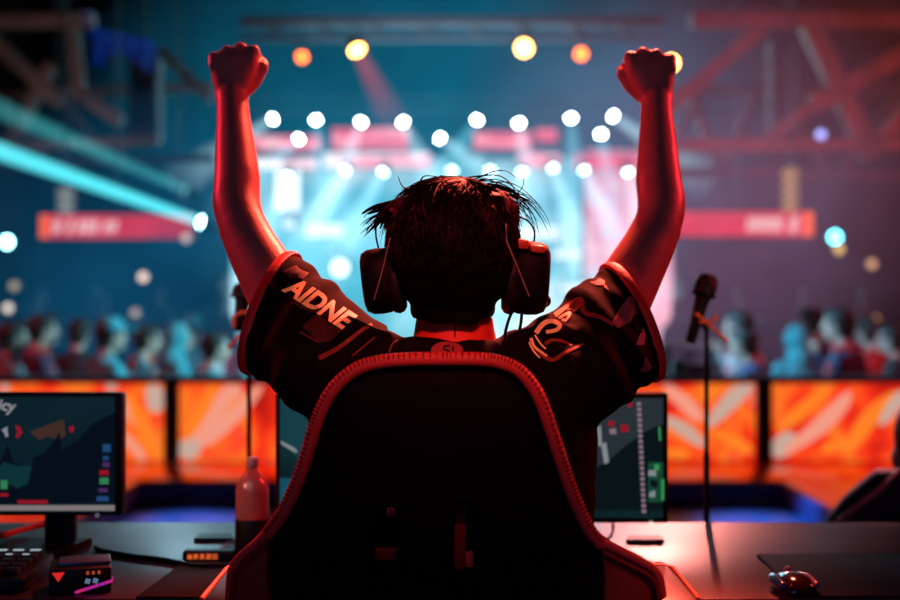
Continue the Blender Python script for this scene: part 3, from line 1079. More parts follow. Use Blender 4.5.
# ---- dim spectators on the dark tiers behind
SKD = [mat('dim_skin_%d' % i, c, .6) for i, c in enumerate(((.16, .06, .055), (.12, .06, .06), (.20, .09, .08)))]  # skin darkened in its colour to stand for the unlit tiers
JKD = [mat('dim_cloth_%d' % i, c, .8) for i, c in enumerate(((.01, .012, .018), (.05, .012, .015), (.01, .03, .045), (.02, .018, .026), (.07, .025, .027)))]  # clothes darkened by colour in the same way
rnd = random.Random(5)
for side, xs, grp, lab in ((-1, (-60, 250), 'dim spectators on the left tiers', 'dim spectator on the dark tiers behind the left audience'),
                           (1, (655, 960), 'dim spectators on the right tiers', 'dim spectator on the dark tiers behind the right audience')):
    for r, (d, y, nn) in enumerate(((11.8, 328, 4), (12.8, 318, 5), (13.8, 307, 5), (14.8, 297, 5))):
        zf = P(0, y, d).z - 1.21
        a, b = P(xs[0] - 40, 300, d), P(xs[1] + 20, 300, d)
        st_ = struct('floor_tier', MB().box(((a.x + b.x) / 2, d + .1, (zf - .30) / 2), (b.x - a.x, 1.0, zf + .30), bev=.01).box(((a.x + b.x) / 2, d - .02, zf + .21), (b.x - a.x, .34, .42), bev=.01), M_dark)
        for k in range(nn):
            px = xs[0] + (xs[1] - xs[0]) * (k + .5 + rnd.uniform(-.08, .08)) / nn
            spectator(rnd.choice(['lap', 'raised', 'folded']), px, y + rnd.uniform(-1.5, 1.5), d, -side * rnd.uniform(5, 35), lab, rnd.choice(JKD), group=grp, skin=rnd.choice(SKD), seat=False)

# ------------------------------------------------------------------ player desk and what stands on it
ZD = .74
M_desk = mat('grey_desk_laminate', (.075, .06, .068), .34, bump=.02, bscale=90, spec=.32)
M_matblue = mat('dark_mousepad', (.010, .014, .028), .8, spec=.15, bump=.05, bscale=200)
t = thing('desk', 'long glossy dark desk running across the foreground', 'desk', (0, 2.1, 0))
part('desktop', MB().box((0, 2.11, ZD - .015), (3.5, .62, .03), bev=.004), M_desk, t)
for x in (-1.65, -.62, .62, 1.65):
    part('leg', MB().box((x, 2.12, (ZD - .03) / 2), (.05, .5, ZD - .03), bev=.006), M_blackm, t)
part('modesty_panel', MB().box((0, 2.39, .53), (3.4, .015, .36), bev=.003), M_black, t)


def onto(px, py, z=ZD):
    """spot of the desk surface seen at this place in the photo"""
    d = (CAM.z - z) * FP / (py - 300)
    return Vector(((px - 450) / FP * d, d, z))


def scr_quads(mb, X0, X1, Z0, Z1, y, pts, mi, lift):
    """flat shape on a screen given in 0..1 screen coordinates (x right, y down)"""
    mb.poly([(X0 + (X1 - X0) * u, y - lift, Z1 - (Z1 - Z0) * v) for u, v in pts], mi)


# ---- left monitor
d = 2.12
a, b = P(-165, 393, d), P(121.5, 516, d)
mon = thing('monitor', 'monitor at far left showing a dark teal mountain scene', 'monitor', ((a.x + b.x) / 2, d, ZD))
cx, cz, w, h = (a.x + b.x) / 2, (a.z + b.z) / 2, b.x - a.x, a.z - b.z
part('case', MB().box((cx, d + .018, cz), (w, .032, h), bev=.005), M_black, mon)
M_sc1 = emis_tex('screen_sky', [(.3, (.002, .008, .013)), (.6, (.004, .016, .024)), (.8, (.007, .025, .032))], (3, 1, 5), (0, 0, 0), 1, 1.5, 2, .5)
M_mtn = emis('screen_mountain', (.002, .005, .010), 1)
M_glow = emis('screen_dusk', (.050, .024, .018), 1)
M_scw = emis('screen_white', (.22, .23, .26), 1)
M_scred = emis('screen_red', (.28, .006, .018), 1)
M_scblue = emis('screen_blue', (.012, .055, .16), 1)
M_scgreen = emis('screen_green', (.03, .19, .08), 1)
M_scpur = emis('screen_purple', (.06, .02, .10), 1)
M_sctea = emis('screen_teal', (.004, .030, .036), 1)
M_scbar = emis('screen_bar', (.20, .17, .18), 1)
sm = MB()
x0, x1 = P(-158, 0, d).x, P(115, 0, d).x
z1, z0 = P(0, 397, d).z, P(0, 512, d).z
sm.quad((x0, d - .001, z0), (x1, d - .001, z0), (x1, d - .001, z1), (x0, d - .001, z1), 0)
U = lambda px, py: ((px + 158) / 273, (py - 397) / 115)
ov = [([(30, 432), (50, 424), (64, 419), (66, 436), (58, 440), (48, 436), (40, 440)], 2), ([(115, 412), (115, 503), (-158, 503), (-158, 470), (-60, 430), (0, 462), (8, 444), (14, 462), (32, 470), (33, 458), (46, 452), (56, 438), (60, 432), (62, 450), (78, 440), (92, 424)], 1),
      ([(-4, 472), (4, 462), (18, 466), (32, 466), (28, 484), (18, 488), (0, 480)], 9),
      ([(-158, 505), (115, 505), (115, 510.5), (-158, 510.5)], 10), ([(18, 500), (48, 500), (48, 503.5), (18, 503.5)], 4),
      ([(70, 426), (74, 426), (74, 432), (70, 432)], 4), ([(103, 444), (111, 444), (111, 452), (103, 452)], 5), ([(103, 456), (109, 456), (109, 460), (103, 460)], 5), ([(103, 462), (110, 462), (110, 467), (103, 467)], 8),
      ([(100, 470), (109, 470), (109, 475), (100, 475)], 4), ([(100, 477.5), (109, 477.5), (109, 484), (100, 484)], 7), ([(99, 488), (108, 488), (108, 492), (99, 492)], 6 + 2), ([(97, 496), (109, 496), (109, 501), (97, 501)], 5),
      ([(1, 480), (8, 480), (8, 489), (1, 489)], 7), ([(0, 493), (9, 493), (9, 496), (0, 496)], 4),
      ([(2, 430), (8, 426), (8, 431), (9, 436), (6, 437), (5, 433)], 3), ([(16, 425), (20, 426), (23, 432), (19, 438), (16, 437), (18, 432)], 4)]
for i, (pts, mi) in enumerate(ov):
    v, f = poly2d(pts, 1000)
    q = []
    for p_ in v:
        u_, v_ = U(p_.x, p_.y)
        q.append((x0 + (x1 - x0) * u_, d - .0013 - .0001 * i, z1 - (z1 - z0) * v_))
    sm.add(q, [tuple(t_) for t_ in f], {0: 0, 1: 1, 2: 2, 3: 3, 4: 4, 5: 5, 7: 6, 8: 7, 9: 8, 10: 9}[mi])
vs, fs, tw = text_mesh('icy', 1, .3, .03, 0)
k = 19 / tw
q = []
for v in vs:
    px, py = -2 + v.x * k, 409 - v.y * k * 1.05 + v.x * k * .16
    u_, v_ = U(px, py)
    q.append((x0 + (x1 - x0) * u_, d - .0036, z1 - (z1 - z0) * v_))
sm.add(q, fs, 3)
part('screen', sm, [M_sc1, M_mtn, M_glow, M_scw, M_scred, M_scblue, M_scgreen, M_scpur, M_sctea, M_scbar], mon, smooth=False)
pc = P(97.5, 515.2, d)
part('power_mark', MB().tube([(pc.x + .0022 * math.cos(a_), d - .0015, pc.z + .003 * math.sin(a_)) for a_ in [2 * PI * i / 16 for i in range(16)]], .0006, 6, closed=True), M_scw, mon)
px_ = P(52, 0, d).x
part('stand_neck', MB().box((px_, d + .05, (ZD + cz) / 2), (.052, .03, cz - ZD), bev=.006), M_black, mon)
part('stand_base', MB().loft([[Vector((px_ + c_ * sx, 2.08 + s_y * sy, z)) for c_, s_y in ((-.14, .12), (.045, .12), (.005, -.08), (-.16, -.10))] for sx, sy, z in ((1, 1, ZD), (1, 1, ZD + .008), (.97, .97, ZD + .012))]), M_black, mon)

# ---- the gamer's wide monitor
d = 2.2
a, b = P(275, 393, d), P(668.5, 523.5, d)
mon = thing('monitor', 'wide monitor behind the gamer with a green map at its right edge', 'monitor', ((a.x + b.x) / 2, d, ZD))
cx, cz, w, h = (a.x + b.x) / 2, (a.z + b.z) / 2, b.x - a.x, a.z - b.z
part('case', MB().box((cx, d + .018, cz), (w, .032, h), bev=.005), M_black, mon)
sm = MB()
X0_, X1_ = P(280, 0, d).x, P(663, 0, d).x
z1, z0 = P(0, 398, d).z, P(0, 518, d).z
sm.quad((X0_, d - .001, z0), (X1_, d - .001, z0), (X1_, d - .001, z1), (X0_, d - .001, z1), 0)
PT = lambda px, py, i: (X0_ + (X1_ - X0_) * (px - 280) / 383, d - .0013 - .00008 * i, z1 - (z1 - z0) * (py - 398) / 120)
ov = [([(280, 398), (420, 398), (420, 470), (306, 470), (302, 462), (280, 440)], 8), ([(280, 478), (320, 478), (320, 518), (280, 518)], 5), ([(281, 440.5), (295, 448), (298, 452), (295, 452.5), (281, 444)], 3),
      ([(663, 424), (663, 510), (560, 510), (560, 470), (594, 468), (610, 459), (625, 446), (644, 432), (655, 427)], 1),
      ([(560, 398), (663, 398), (663, 424), (655, 427), (644, 432), (625, 446), (610, 459), (594, 468), (560, 470)], 2),
      ([(596.5, 428), (601, 425), (602, 446), (598, 446)], 3), ([(601, 444), (606, 442), (609, 462), (604, 464)], 3),
      ([(608, 421), (614, 421), (614, 426), (608, 426)], 4), ([(620, 425), (627, 424), (629, 431), (621, 432)], 4), ([(609, 429), (616, 428), (616, 434), (610, 434)], 9), ([(627, 400), (632, 400), (632, 407), (628, 407)], 4),
      ([(648, 462), (663, 462), (663, 502), (648, 502)], 7), ([(648, 470), (656, 470), (656, 476), (648, 476)], 3), ([(654, 464), (659, 464), (659, 470), (654, 470)], 6), ([(661, 479), (664, 479), (664, 500), (661, 500)], 6), ([(649, 492), (655, 490), (655, 497), (649, 497)], 3), ([(650, 479), (658, 481), (657, 488), (650, 486)], 1),
      ([(658, 428), (660, 426), (661, 440), (659, 441)], 6)]
for i, (pts, mi) in enumerate(ov):
    v, f = poly2d(pts, 1000)
    sm.add([PT(p_.x, p_.y, i) for p_ in v], [tuple(t_) for t_ in f], mi)
for i in range(21):
    y_ = 402 + i * 5.35
    x_ = 636.5 + i * .25
    sm.poly([PT(x_, y_, 30), PT(x_ + 4.2, y_, 30), PT(x_ + 4.2, y_ + 3.6, 30), PT(x_, y_ + 3.6, 30)], 9)
M_s2 = emis_tex('game_screen', [(.3, (.003, .012, .016)), (.7, (.008, .03, .034))], (3, 1, 5), (0, 0, 0), 1, 1.5, 2, .5)
part('screen', sm, [M_s2, emis('game_dark', (.003, .007, .009), 1), emis('game_grey', (.020, .029, .036), 1), emis('game_white', (.20, .23, .24), 1), M_scred, emis('game_blue', (.008, .07, .11), 1), emis('game_green', (.03, .26, .08), 1), emis('game_map', (.008, .055, .03), 1),
                    emis('game_teal', (.008, .045, .06), 1), emis('game_pink', (.22, .15, .19), 1)], mon, smooth=False)
pc = P(651, 522.2, d)
part('power_mark', MB().tube([(pc.x + .0024 * math.cos(a_), d - .0015, pc.z + .0024 * math.sin(a_)) for a_ in [2 * PI * i / 16 for i in range(16)]], .0007, 6, closed=True), emis('power_white', (.8, .75, .7), 1), mon)
part('stand_neck', MB().box((cx, d + .05, (ZD + cz) / 2), (.06, .03, cz - ZD), bev=.006), M_black, mon)
part('stand_base', MB().box((cx, d + .03, ZD + .006), (.24, .17, .012), bev=.004), M_black, mon)

# ---- microphones on stands


def mic_stand(lab_s, lab_m, base_px, d, head, tail, tie, tiecol, desk_base):
    p0 = P(base_px[0], base_px[1], d)
    top = P(base_px[2], base_px[3], d)
    zb = 0.0
    foot = Vector((top.x, d, zb))
    t = thing('microphone_stand', lab_s, 'microphone stand', foot, group='microphone stands')
    part('pole', MB().tube([(foot.x, d, zb + .02), (top.x, d, top.z - .25)], .0062, 14), M_blackm, t)
    part('upper_pole', MB().tube([(foot.x, d, top.z - .30), top], .0046, 14), M_blackm, t)
    part('base', MB().lathe([(.13, 0), (.13, .012), (.11, .02), (.02, .028), (.012, .05)], foot, 32), M_blackm, t)
    A, B = P(*tail, d), P(*head, d)
    clip = A.lerp(B, .45)
    part('clip', MB().tube([top, top.lerp(clip, .6), clip], [.006, .008, .010], 12), M_black, t)
    m = thing('microphone', lab_m, 'microphone', A, group='microphones')
    dv = (B - A)
    R = dv.to_track_quat('Z', 'Y').to_matrix()
    L = dv.length
    part('handle', MB().lathe([(.008, 0), (.0105, .004), (.0115, L * .3), (.0145, L * .58), (.0165, L * .64), (.0165, L * .67)], A, 22, R), M_black, m)
    part('grille', MB().lathe([(.0170, L * .66), (.0225, L * .72), (.0235, L * .82), (.0215, L * .92), (.0145, L * .985), (.004, L)], A, 22, R), mat('mic_grille', (.05, .055, .06), .38, .7, bump=.4, bscale=600), m)
    part('band', MB().tube([A + R @ Vector((.0232 * math.cos(q), .0232 * math.sin(q), L * .70)) for q in [2 * PI * i / 24 for i in range(24)]], .0030, 8, closed=True), M_blackm, m)
    k = MB()
    for pts in tie:
        k.tube(crom([P(x, y, d - .02) for x, y in pts], 6), .0034, 8, flat=(1, .6))
    part('cable_tie', k, tiecol, t)
    return t


M_tie = mat('orange_red_cable', (1.0, .20, .06), .5)
mic_stand('tall thin microphone stand behind the bottle at left', 'black microphone half hidden behind the left sleeve', (250, 460, 249, 345), 2.5, (246, 283), (238, 331),
          [[(256, 312), (244, 312), (235, 316), (234, 326)], [(229, 347), (238, 338), (246, 330), (254, 326)]], M_tie, False)
mic_stand('tall thin microphone stand right of the gamer', 'black microphone leaning on the stand at right', (706, 522, 706.5, 330), 2.5, (709, 274), (690, 343),
          [[(696, 314), (703, 319), (714, 329), (728, 342)], [(700, 322), (706, 322), (714, 320), (717, 316)]], M_tie, False)

# ---- water bottle
c = onto(252.5, 556)
t = thing('water_bottle', 'clear ribbed plastic bottle with dark lower label, pink in the light', 'bottle', c)
M_pet = mat('pink_tinted_plastic', (.95, .32, .28), .15, trans=.45, var=.02)  # pink of the light is tinted into the clear plastic
s = c.y / FP
body_p = [(.010, .0), (.0135 * 0 + 14 * s, .001), (16.5 * s, .006), (16.5 * s, .03), (16.2 * s, .068), (16.8 * s, .072), (16.0 * s, .078), (16.8 * s, .084), (16.0 * s, .090), (16.8 * s, .096), (16.0 * s, .102), (16.8 * s, .109), (16.0 * s, .114), (15.6 * s, .118), (13 * s, .128), (9 * s, .138), (5.6 * s, .145), (4.6 * s, .149), (4.6 * s, .158)]
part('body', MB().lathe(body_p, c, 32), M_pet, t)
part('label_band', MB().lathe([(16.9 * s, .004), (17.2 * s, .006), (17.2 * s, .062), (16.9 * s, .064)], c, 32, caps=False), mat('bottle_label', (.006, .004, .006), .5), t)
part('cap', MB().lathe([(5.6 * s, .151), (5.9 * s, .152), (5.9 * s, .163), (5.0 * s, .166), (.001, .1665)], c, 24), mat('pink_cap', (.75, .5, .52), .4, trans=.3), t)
wt = part('water', MB().lathe([(.001, .004), (14.5 * s, .006), (15 * s, .1), (14.4 * s, .1165), (.001, .117)], c, 28), mat('water_pink', (1, .75, .7), .02, trans=1.0, var=.01), t)  # water carries the same pink light in its tint

# ---- small things
zc = ZD + .0035
t = part_top('desk_cable', MB().tube(crom([onto(96, 547, ZD + .004), onto(104, 551, ZD + .004), onto(132, 556, ZD + .004), onto(165, 560, ZD + .004), onto(196, 566, ZD + .004), onto(225, 566, ZD + .004), onto(248, 568, ZD + .004)], 6), .0042, 10), M_black)
tag(t, 'thick black cable curving over the desk at left', 'cable')
t = part_top('orange_cable', MB().tube(crom([onto(-30, 541, ZD + .022), onto(0, 536, ZD + .022), onto(20, 530, ZD + .022), onto(40, 525, ZD + .02), onto(56, 523, ZD + .02)], 6), .006, 10), mat('orange_cable', (.8, .13, .05), .5))
tag(t, 'orange-red cable passing behind the left monitor stand', 'cable')
t = part_top('monitor_cable', MB().tube(crom([P(613, 522, 2.26), P(613, 530, 2.24), onto(610, 537, ZD + .012), onto(603, 542, ZD + .004), onto(592, 546, ZD + .004)], 6), .0028, 8), M_black)
tag(t, 'thin dark cable drooping below the wide monitor', 'cable')
t = part_top('red_cable', MB().tube(crom([onto(236, 541, ZD + .004), onto(226, 545, ZD + .004), onto(221, 551, ZD + .004), onto(222, 557, ZD + .004)], 6), .0028, 8), mat('pink_red_cable', (.75, .16, .15), .5))
tag(t, 'thin pinkish-red cable looping beside the water bottle', 'cable')


def slab(name, lab, cat, corners, h, m, bev=.0015):
    c0 = sum((onto(*q) for q in corners), Vector()) / len(corners)
    lo = [onto(*q) for q in corners]
    o = part_top(name, MB().loft([[p.copy() for p in lo], [p + Vector((0, 0, h * .75)) for p in lo], [c0 + (p - c0) * .985 + Vector((0, 0, h)) for p in lo]]), m)
    tag(o, lab, cat)
    return o


slab('pen', 'dark slim pen lying on the desk below the wide monitor', 'pen', [(626, 543), (664, 543), (661, 538.5), (628, 538.5)], .006, M_black)
slab('pen', 'dark slim pen lying on the desk left of the bottle', 'pen', [(194, 541.5), (234, 541.5), (232, 536.5), (199, 536.5)], .006, M_black)
slab('desk_mat', 'dark desk mat behind the chair at lower left', 'desk mat', [(136, 599), (262, 599), (266, 566), (182, 565)], .004, mat('desk_mat', (.010, .006, .008), .85, spec=.15))
slab('mouse_pad', 'dark blue mouse pad at lower right', 'mouse pad', [(800, 598), (1010, 598), (980, 556), (757, 556)], .004, M_matblue)
slab('phone', 'flat dark phone lying near the chair at right', 'phone', [(668, 596), (689, 596), (684, 586), (664, 586)], .008, mat('phone_glass', (.06, .06, .09), .6, spec=.2))
# orange lit strip box at the mat's rear edge
c = onto(201, 561)
t = thing('control_strip', 'low dark box with orange lit front beside the bottle', 'box', c)
part('body', MB().box(c + Vector((.012, .012, .008)), (.085, .03, .016), bev=.003), M_black, t)
mb = MB()
for i in range(5):
    mb.box(c + Vector((-.018 + i * .0105, -.0036, .008)), (.008, .001, .009), bev=0)
part('light', mb, emis_tex('orange_light', [(.35, (.35, .03, .01)), (.6, (1, .18, .04))], (60, 60, 60), s=.8), t)
# lit desktop controller at lower left
c = onto(74, 592)
t = thing('desktop_controller', 'small black lit box with red emblem beside the left keyboard', 'gaming device', c)
Mr = Matrix.Translation(c + Vector((.004, .02, .0))) @ Matrix.Rotation(math.radians(16), 4, 'Z')
b = MB().box((0, 0, .019), (.088, .075, .038), bev=.004)
b.v = [tuple(Mr @ Vector(v)) for v in b.v]
part('body', b, M_black, t)
b = MB().box((.006, .006, .041), (.074, .052, .006), bev=.002)
b.v = [tuple(Mr @ Vector(v)) for v in b.v]
part('top_plate', b, mat('blue_plate', (.10, .22, .34), .35, .3), t, 'bluish top plate')
b = MB().add([(-.040, -.0380, .034), (-.022, -.0380, .034), (-.031, -.0380, .020)], [(0, 1, 2)]).add([(-.034, -.0382, .0315), (-.028, -.0382, .0315), (-.031, -.0382, .027)], [(0, 1, 2)])
b.v = [tuple(Mr @ Vector(v)) for v in b.v]
part('emblem', b, emis('emblem_red', (.7, .02, .02), 1), t, 'red triangular emblem', smooth=False)
b = MB()
for i in range(3):
    b.box((.010 + i * .008, -.0378, .031), (.004, .001, .005))
b.v = [tuple(Mr @ Vector(v)) for v in b.v]
part('indicator', b, emis('indicator_orange', (.6, .09, .03), .6), t)
b = MB()
for i in range(2):
    b.box((.010 + i * .011, -.0378, .019), (.007, .001, .007), (0, .3, 0))
b.v = [tuple(Mr @ Vector(v)) for v in b.v]
part('display_mark', b, emis('mark_blue', (.12, .2, .32), .8), t)
b = MB().tube([(-.006, -.0385, .004), (.022, -.0385, .0115)], .0022, 8).tube([(.022, -.0385, .0115), (.044, -.0385, .0175), (.0445, -.02, .018)], .0022, 8)
b.v = [tuple(Mr @ Vector(v)) for v in b.v]
part('light_strip', b, emis_tex('strip_purple_red', [(.4, (.16, .02, .6)), (.6, (.8, .02, .08))], (14, 0, 0), s=.8), t, 'purple to red light strip')
# neighbour's keyboard at the left edge
c = onto(-60, 588)
t = thing('keyboard', 'black keyboard with white and red lit keys at the lower left edge', 'keyboard', c)
kx = onto(31, 588).x
part('body', MB().box((kx - .21, c.y + .04, ZD + .0155), (.42, .145, .022), (math.radians(3), 0, 0), .005), M_black, t)
for r_ in range(5):
    for k in range(15):
        ky = c.y + .092 - r_ * .026
        o = part('key', MB().box((kx - .024 - k * .0262, ky, ZD + .0325 - r_ * .0013), (.0215, .021, .010), (math.radians(3), 0, 0), .002), M_black, t)
mb = MB()
for k in range(7):
    mb.box((kx - .024 - k * .0262, c.y + .0925, ZD + .0385), (.016, .008, .0006))
    mb.box((kx - .030 - k * .0262, c.y + .0665, ZD + .0372), (.010, .005, .0006))
part('key_light', mb, emis('key_white', (.45, .55, .6), .9), t)
part('light_strip', MB().tube([(kx - .004, c.y - .015, ZD + .018), (kx - .05, c.y - .035, ZD + .012), (kx - .3, c.y - .036, ZD + .012)], .0028, 8), emis('strip_red', (.8, .02, .03), .6), t)
# mouse at lower right
c = Vector((onto(801, 597).x, 1.808, ZD + .004))
t = thing('computer_mouse', 'glossy dark red and blue computer mouse on the mouse pad', 'mouse', c)
M_msh = mat('mouse_shell', (.05, .004, .012), .15, coat=.8)
mb = MB()
rings = []
for y_, hw, hh in ((-.058, .014, .012), (-.05, .026, .024), (-.025, .031, .036), (.005, .031, .038), (.03, .029, .031), (.05, .026, .022), (.060, .018, .012)):
    rings.append([c + Vector((hw * .88 * math.cos(a_), y_ * .85 + .042, .001 + hh * .60 * max(0, math.sin(a_)) ** .8 if math.sin(a_) > 0 else .001)) for a_ in [2 * PI * i / 28 for i in range(28)]])
part('shell', fix_normals(mb.loft(rings).mesh('shell', [M_msh])), M_msh, t)
part('scroll_wheel', MB().lathe([(.006, -.004), (.009, -.002), (.009, .002), (.006, .004)], c + Vector((0, .074, .017)), 18, Euler((0, PI / 2, 0)).to_matrix()), mat('wheel_grey', (.4, .4, .45), .3, .5), t)
part('side_plate', MB().tube([c + Vector((-.0250, .005, .010)), c + Vector((-.0275, .04, .013)), c + Vector((-.022, .076, .010))], [.007, .010, .006], 12), mat('mouse_blue', (.03, .12, .3), .2, .4, coat=.6), t)
part('side_plate', MB().tube([c + Vector((.017, .072, .014)), c + Vector((.0245, .048, .014)), c + Vector((.0255, .012, .011))], [.004, .006, .005], 12), mat('mouse_grey', (.35, .3, .35), .25, .4), t)
# ---- crouching person beyond the desk at the right edge
M_nav2 = mat('dark_blue_jacket', (.012, .022, .04), .7, bump=.25, bscale=25)
q = thing('person', 'person in a dark blue jacket with pinkish-red sleeve piping, bent low at the right edge', 'person', P(905, 520, 2.95))
b = MB()
hd_ = P(930, 440, 3.0)
b.ball(hd_, (.076, .095, .10))
b.ball(hd_ + Vector((-.02, .045, -.05)), (.055, .06, .055))
b.tube([hd_ + Vector((-.02, .10, .01)), hd_ + Vector((-.03, .115, -.025))], [.009, .014], 8)
for sg in (-1, 1):
    b.ball(hd_ + Vector((sg * .076, 0, -.005)), (.010, .02, .03), nu=10, nv=8)
nk = hd_ + Vector((.03, -.06, -.15))
b.tube([hd_ + Vector((0, -.01, -.05)), nk], [.052, .058], 14)
hip_ = Vector((hd_.x + .12, 3.22, .36))
b.tube([nk, nk.lerp(hip_, .5), hip_], [.12, .14, .15], 18)
shl = P(884, 502, 2.98)
elb_ = P(846, 534, 3.0)
wri_ = Vector((elb_.x + .05, 3.22, .42))
b.tube([nk.lerp(shl, .3), shl, elb_], [.06, .055, .04], 14)
b.tube([elb_, wri_], [.038, .027], 12)
b.tube([wri_, wri_ + Vector((.01, .05, -.01))], [.03, .034], 10)
for f_ in range(4):
    s0 = wri_ + Vector((-.02 + .014 * f_, .07, -.01))
    b.tube([s0, s0 + Vector((0, .035, -.006)), s0 + Vector((0, .04, -.03))], [.009, .009, .008], 8)
b.tube([wri_ + Vector((.03, .03, 0)), wri_ + Vector((.045, .065, -.01))], [.011, .009], 8)
shr = nk + Vector((.20, .02, -.05))
elr = Vector((shr.x + .1, 3.1, .5))
b.tube([nk, shr, elr], [.06, .055, .04], 14)
b.tube([elr, Vector((elr.x - .08, 3.3, .42))], [.038, .027], 12)
for sx in (-.10, .12):
    kn_ = Vector((hip_.x + sx * 1.6, 2.80, .34 if sx < 0 else .30)) + Vector((0, .52, 0))
    an_ = Vector((kn_.x, 3.12, .08))
    b.tube([hip_ + Vector((sx, 0, 0)), kn_], [.09, .06], 14)
    b.tube([kn_, an_], [.058, .04], 12)
    b.tube([an_ + Vector((0, -.02, -.035)), an_ + Vector((0, .16, -.04))], [.04, .035], 12)
part('body', fuse(b, 'body', M_face, .008, 3), M_face, q)
b = MB()
b.tube([nk + Vector((0, 0, .01)), nk.lerp(hip_, .5), hip_], [.135, .165, .17], 24)
b.tube([nk.lerp(shl, .2), shl, shl.lerp(elb_, .5), elb_], [.085, .082, .072, .06], 20)
b.tube([elb_, wri_], [.058, .042], 16)
b.tube([nk, shr, elr], [.085, .08, .06], 18)
b.tube([elr, Vector((elr.x - .07, 3.28, .43))], [.058, .042], 16)
jk = part('jacket', fuse(b, 'jacket', M_nav2, .008, 4), M_nav2, q)
jb = bvh_of(jk)
pts = []
for x, y in ((838, 521), (850, 512), (862, 503), (874, 494), (886, 484), (898, 473), (908, 466)):
    for k in range(26):
        dd = Vector(((x - 450) / FP, 1, -(y + k * 1.0 - 300) / FP)).normalized()
        hit, nr, ix, ds = jb.ray_cast(CAM, dd)
        if hit is not None:
            pts.append(hit - dd * .002)
            break
if len(pts) > 2:
    part('sleeve_piping', MB().tube(crom(pts, 5), .0065, 8), mat('pink_piping', (.95, .26, .28), .5), jk, 'pinkish-red sleeve piping')
b = MB().ball(hd_ + Vector((0, -.012, .012)), (.086, .104, .104))
hm = fuse(b, 'hair', M_hair0, .008, 2)
bm = bmesh.new(); bm.from_mesh(hm)
bmesh.ops.delete(bm, geom=[v for v in bm.verts if (v.co.y > hd_.y + .02 and v.co.z < hd_.z + .06) or v.co.z < hd_.z - .03], context='VERTS')
bm.to_mesh(hm); bm.free()
part('hair', hm, M_hair0, q)
b = MB()
for sx in (-.10, .12):
    kn_ = Vector((hip_.x + sx * 1.6, 3.32, .34 if sx < 0 else .30))
    an_ = Vector((kn_.x, 3.12, .08))
    b.tube([hip_ + Vector((sx, 0, 0)), kn_], [.105, .075], 16)
    b.tube([kn_, an_ + Vector((0, 0, .04))], [.073, .058], 14)
part('trousers', fuse(b, 'trousers', M_cloth0, .012, 3), M_cloth0, q)

# ------------------------------------------------------------------ the player
M_skin = mat('skin', (.62, .30, .22), .42, bump=.06, bscale=160, var=.08, vscale=30)
M_hair = mat('black_hair', (.004, .0035, .005), .5, var=.3, vscale=80, spec=.10)
M_jersey = mat('black_jersey', (.0045, .0045, .007), .85, bump=.22, bscale=22, spec=.12)
M_redcloth = mat('red_trim_cloth', (.80, .05, .04), .5, bump=.08, bscale=120)
M_trouser = mat('dark_trousers', (.012, .013, .02), .8, bump=.2, bscale=40)
M_print = mat('peach_print_glow', (.95, .48, .24), .5, emit=(1, .28, .10), es=.22)  # real print; its emission stands in for light falling on it
M_printd = mat('dark_red_print', (.07, .018, .018), .7)
M_printg = mat('grey_print', (.22, .15, .16), .5)
M_printo = mat('rust_print', (.26, .065, .04), .6)

plr = thing('person', 'gamer seen from behind with both fists raised, black jersey with red cuffs', 'person', (0, 1.70, 0))

BODY = MB()


def chain(mb, pts, rad, n=18):
    pts = [Vector(p) for p in pts]
    mb.tube(pts, rad, n)


# head, neck, trunk
HC = Vector((.004, 1.668, 1.238))
BODY.ball(HC + Vector((0, 0, .012)), (.070, .090, .068), nu=28, nv=18)
BODY.ball(HC + Vector((0, .03, -.035)), (.058, .066, .062), nu=24, nv=14)          # jaw
BODY.ball(HC + Vector((0, .088, -.072)), (.022, .018, .018))                        # chin
BODY.tube([HC + Vector((0, .092, .02)), HC + Vector((0, .108, -.012)), HC + Vector((0, .112, -.022))], [.008, .013, .012], 10)   # nose
BODY.ball(HC + Vector((0, .094, -.046)), (.024, .009, .008))                        # lips
for sgn in (-1, 1):
    BODY.ball(HC + Vector((sgn * .031, .086, .030)), (.020, .010, .007))            # brow
    BODY.ball(HC + Vector((sgn * .030, .082, .012)), (.012, .011, .009))            # eye
    BODY.ball(HC + Vector((sgn * .077, -.004, -.004)), (.009, .019, .031))          # ear
BODY.tube([(.005, 1.700, 1.06), (.005, 1.690, 1.12), (.004, 1.678, 1.17), HC + Vector((0, -.01, -.03))], [.06, .05, .05, .055], 20)


trunk = [(.50, 1.72, .165, .105), (.62, 1.70, .160, .088), (.74, 1.69, .150, .082), (.86, 1.69, .160, .088), (.96, 1.70, .165, .092), (1.04, 1.695, .160, .082), (1.095, 1.69, .11, .06), (1.12, 1.69, .05, .05)]
BODY.loft([ellring((.002, y, z), rx, ry) for z, y, rx, ry in trunk])
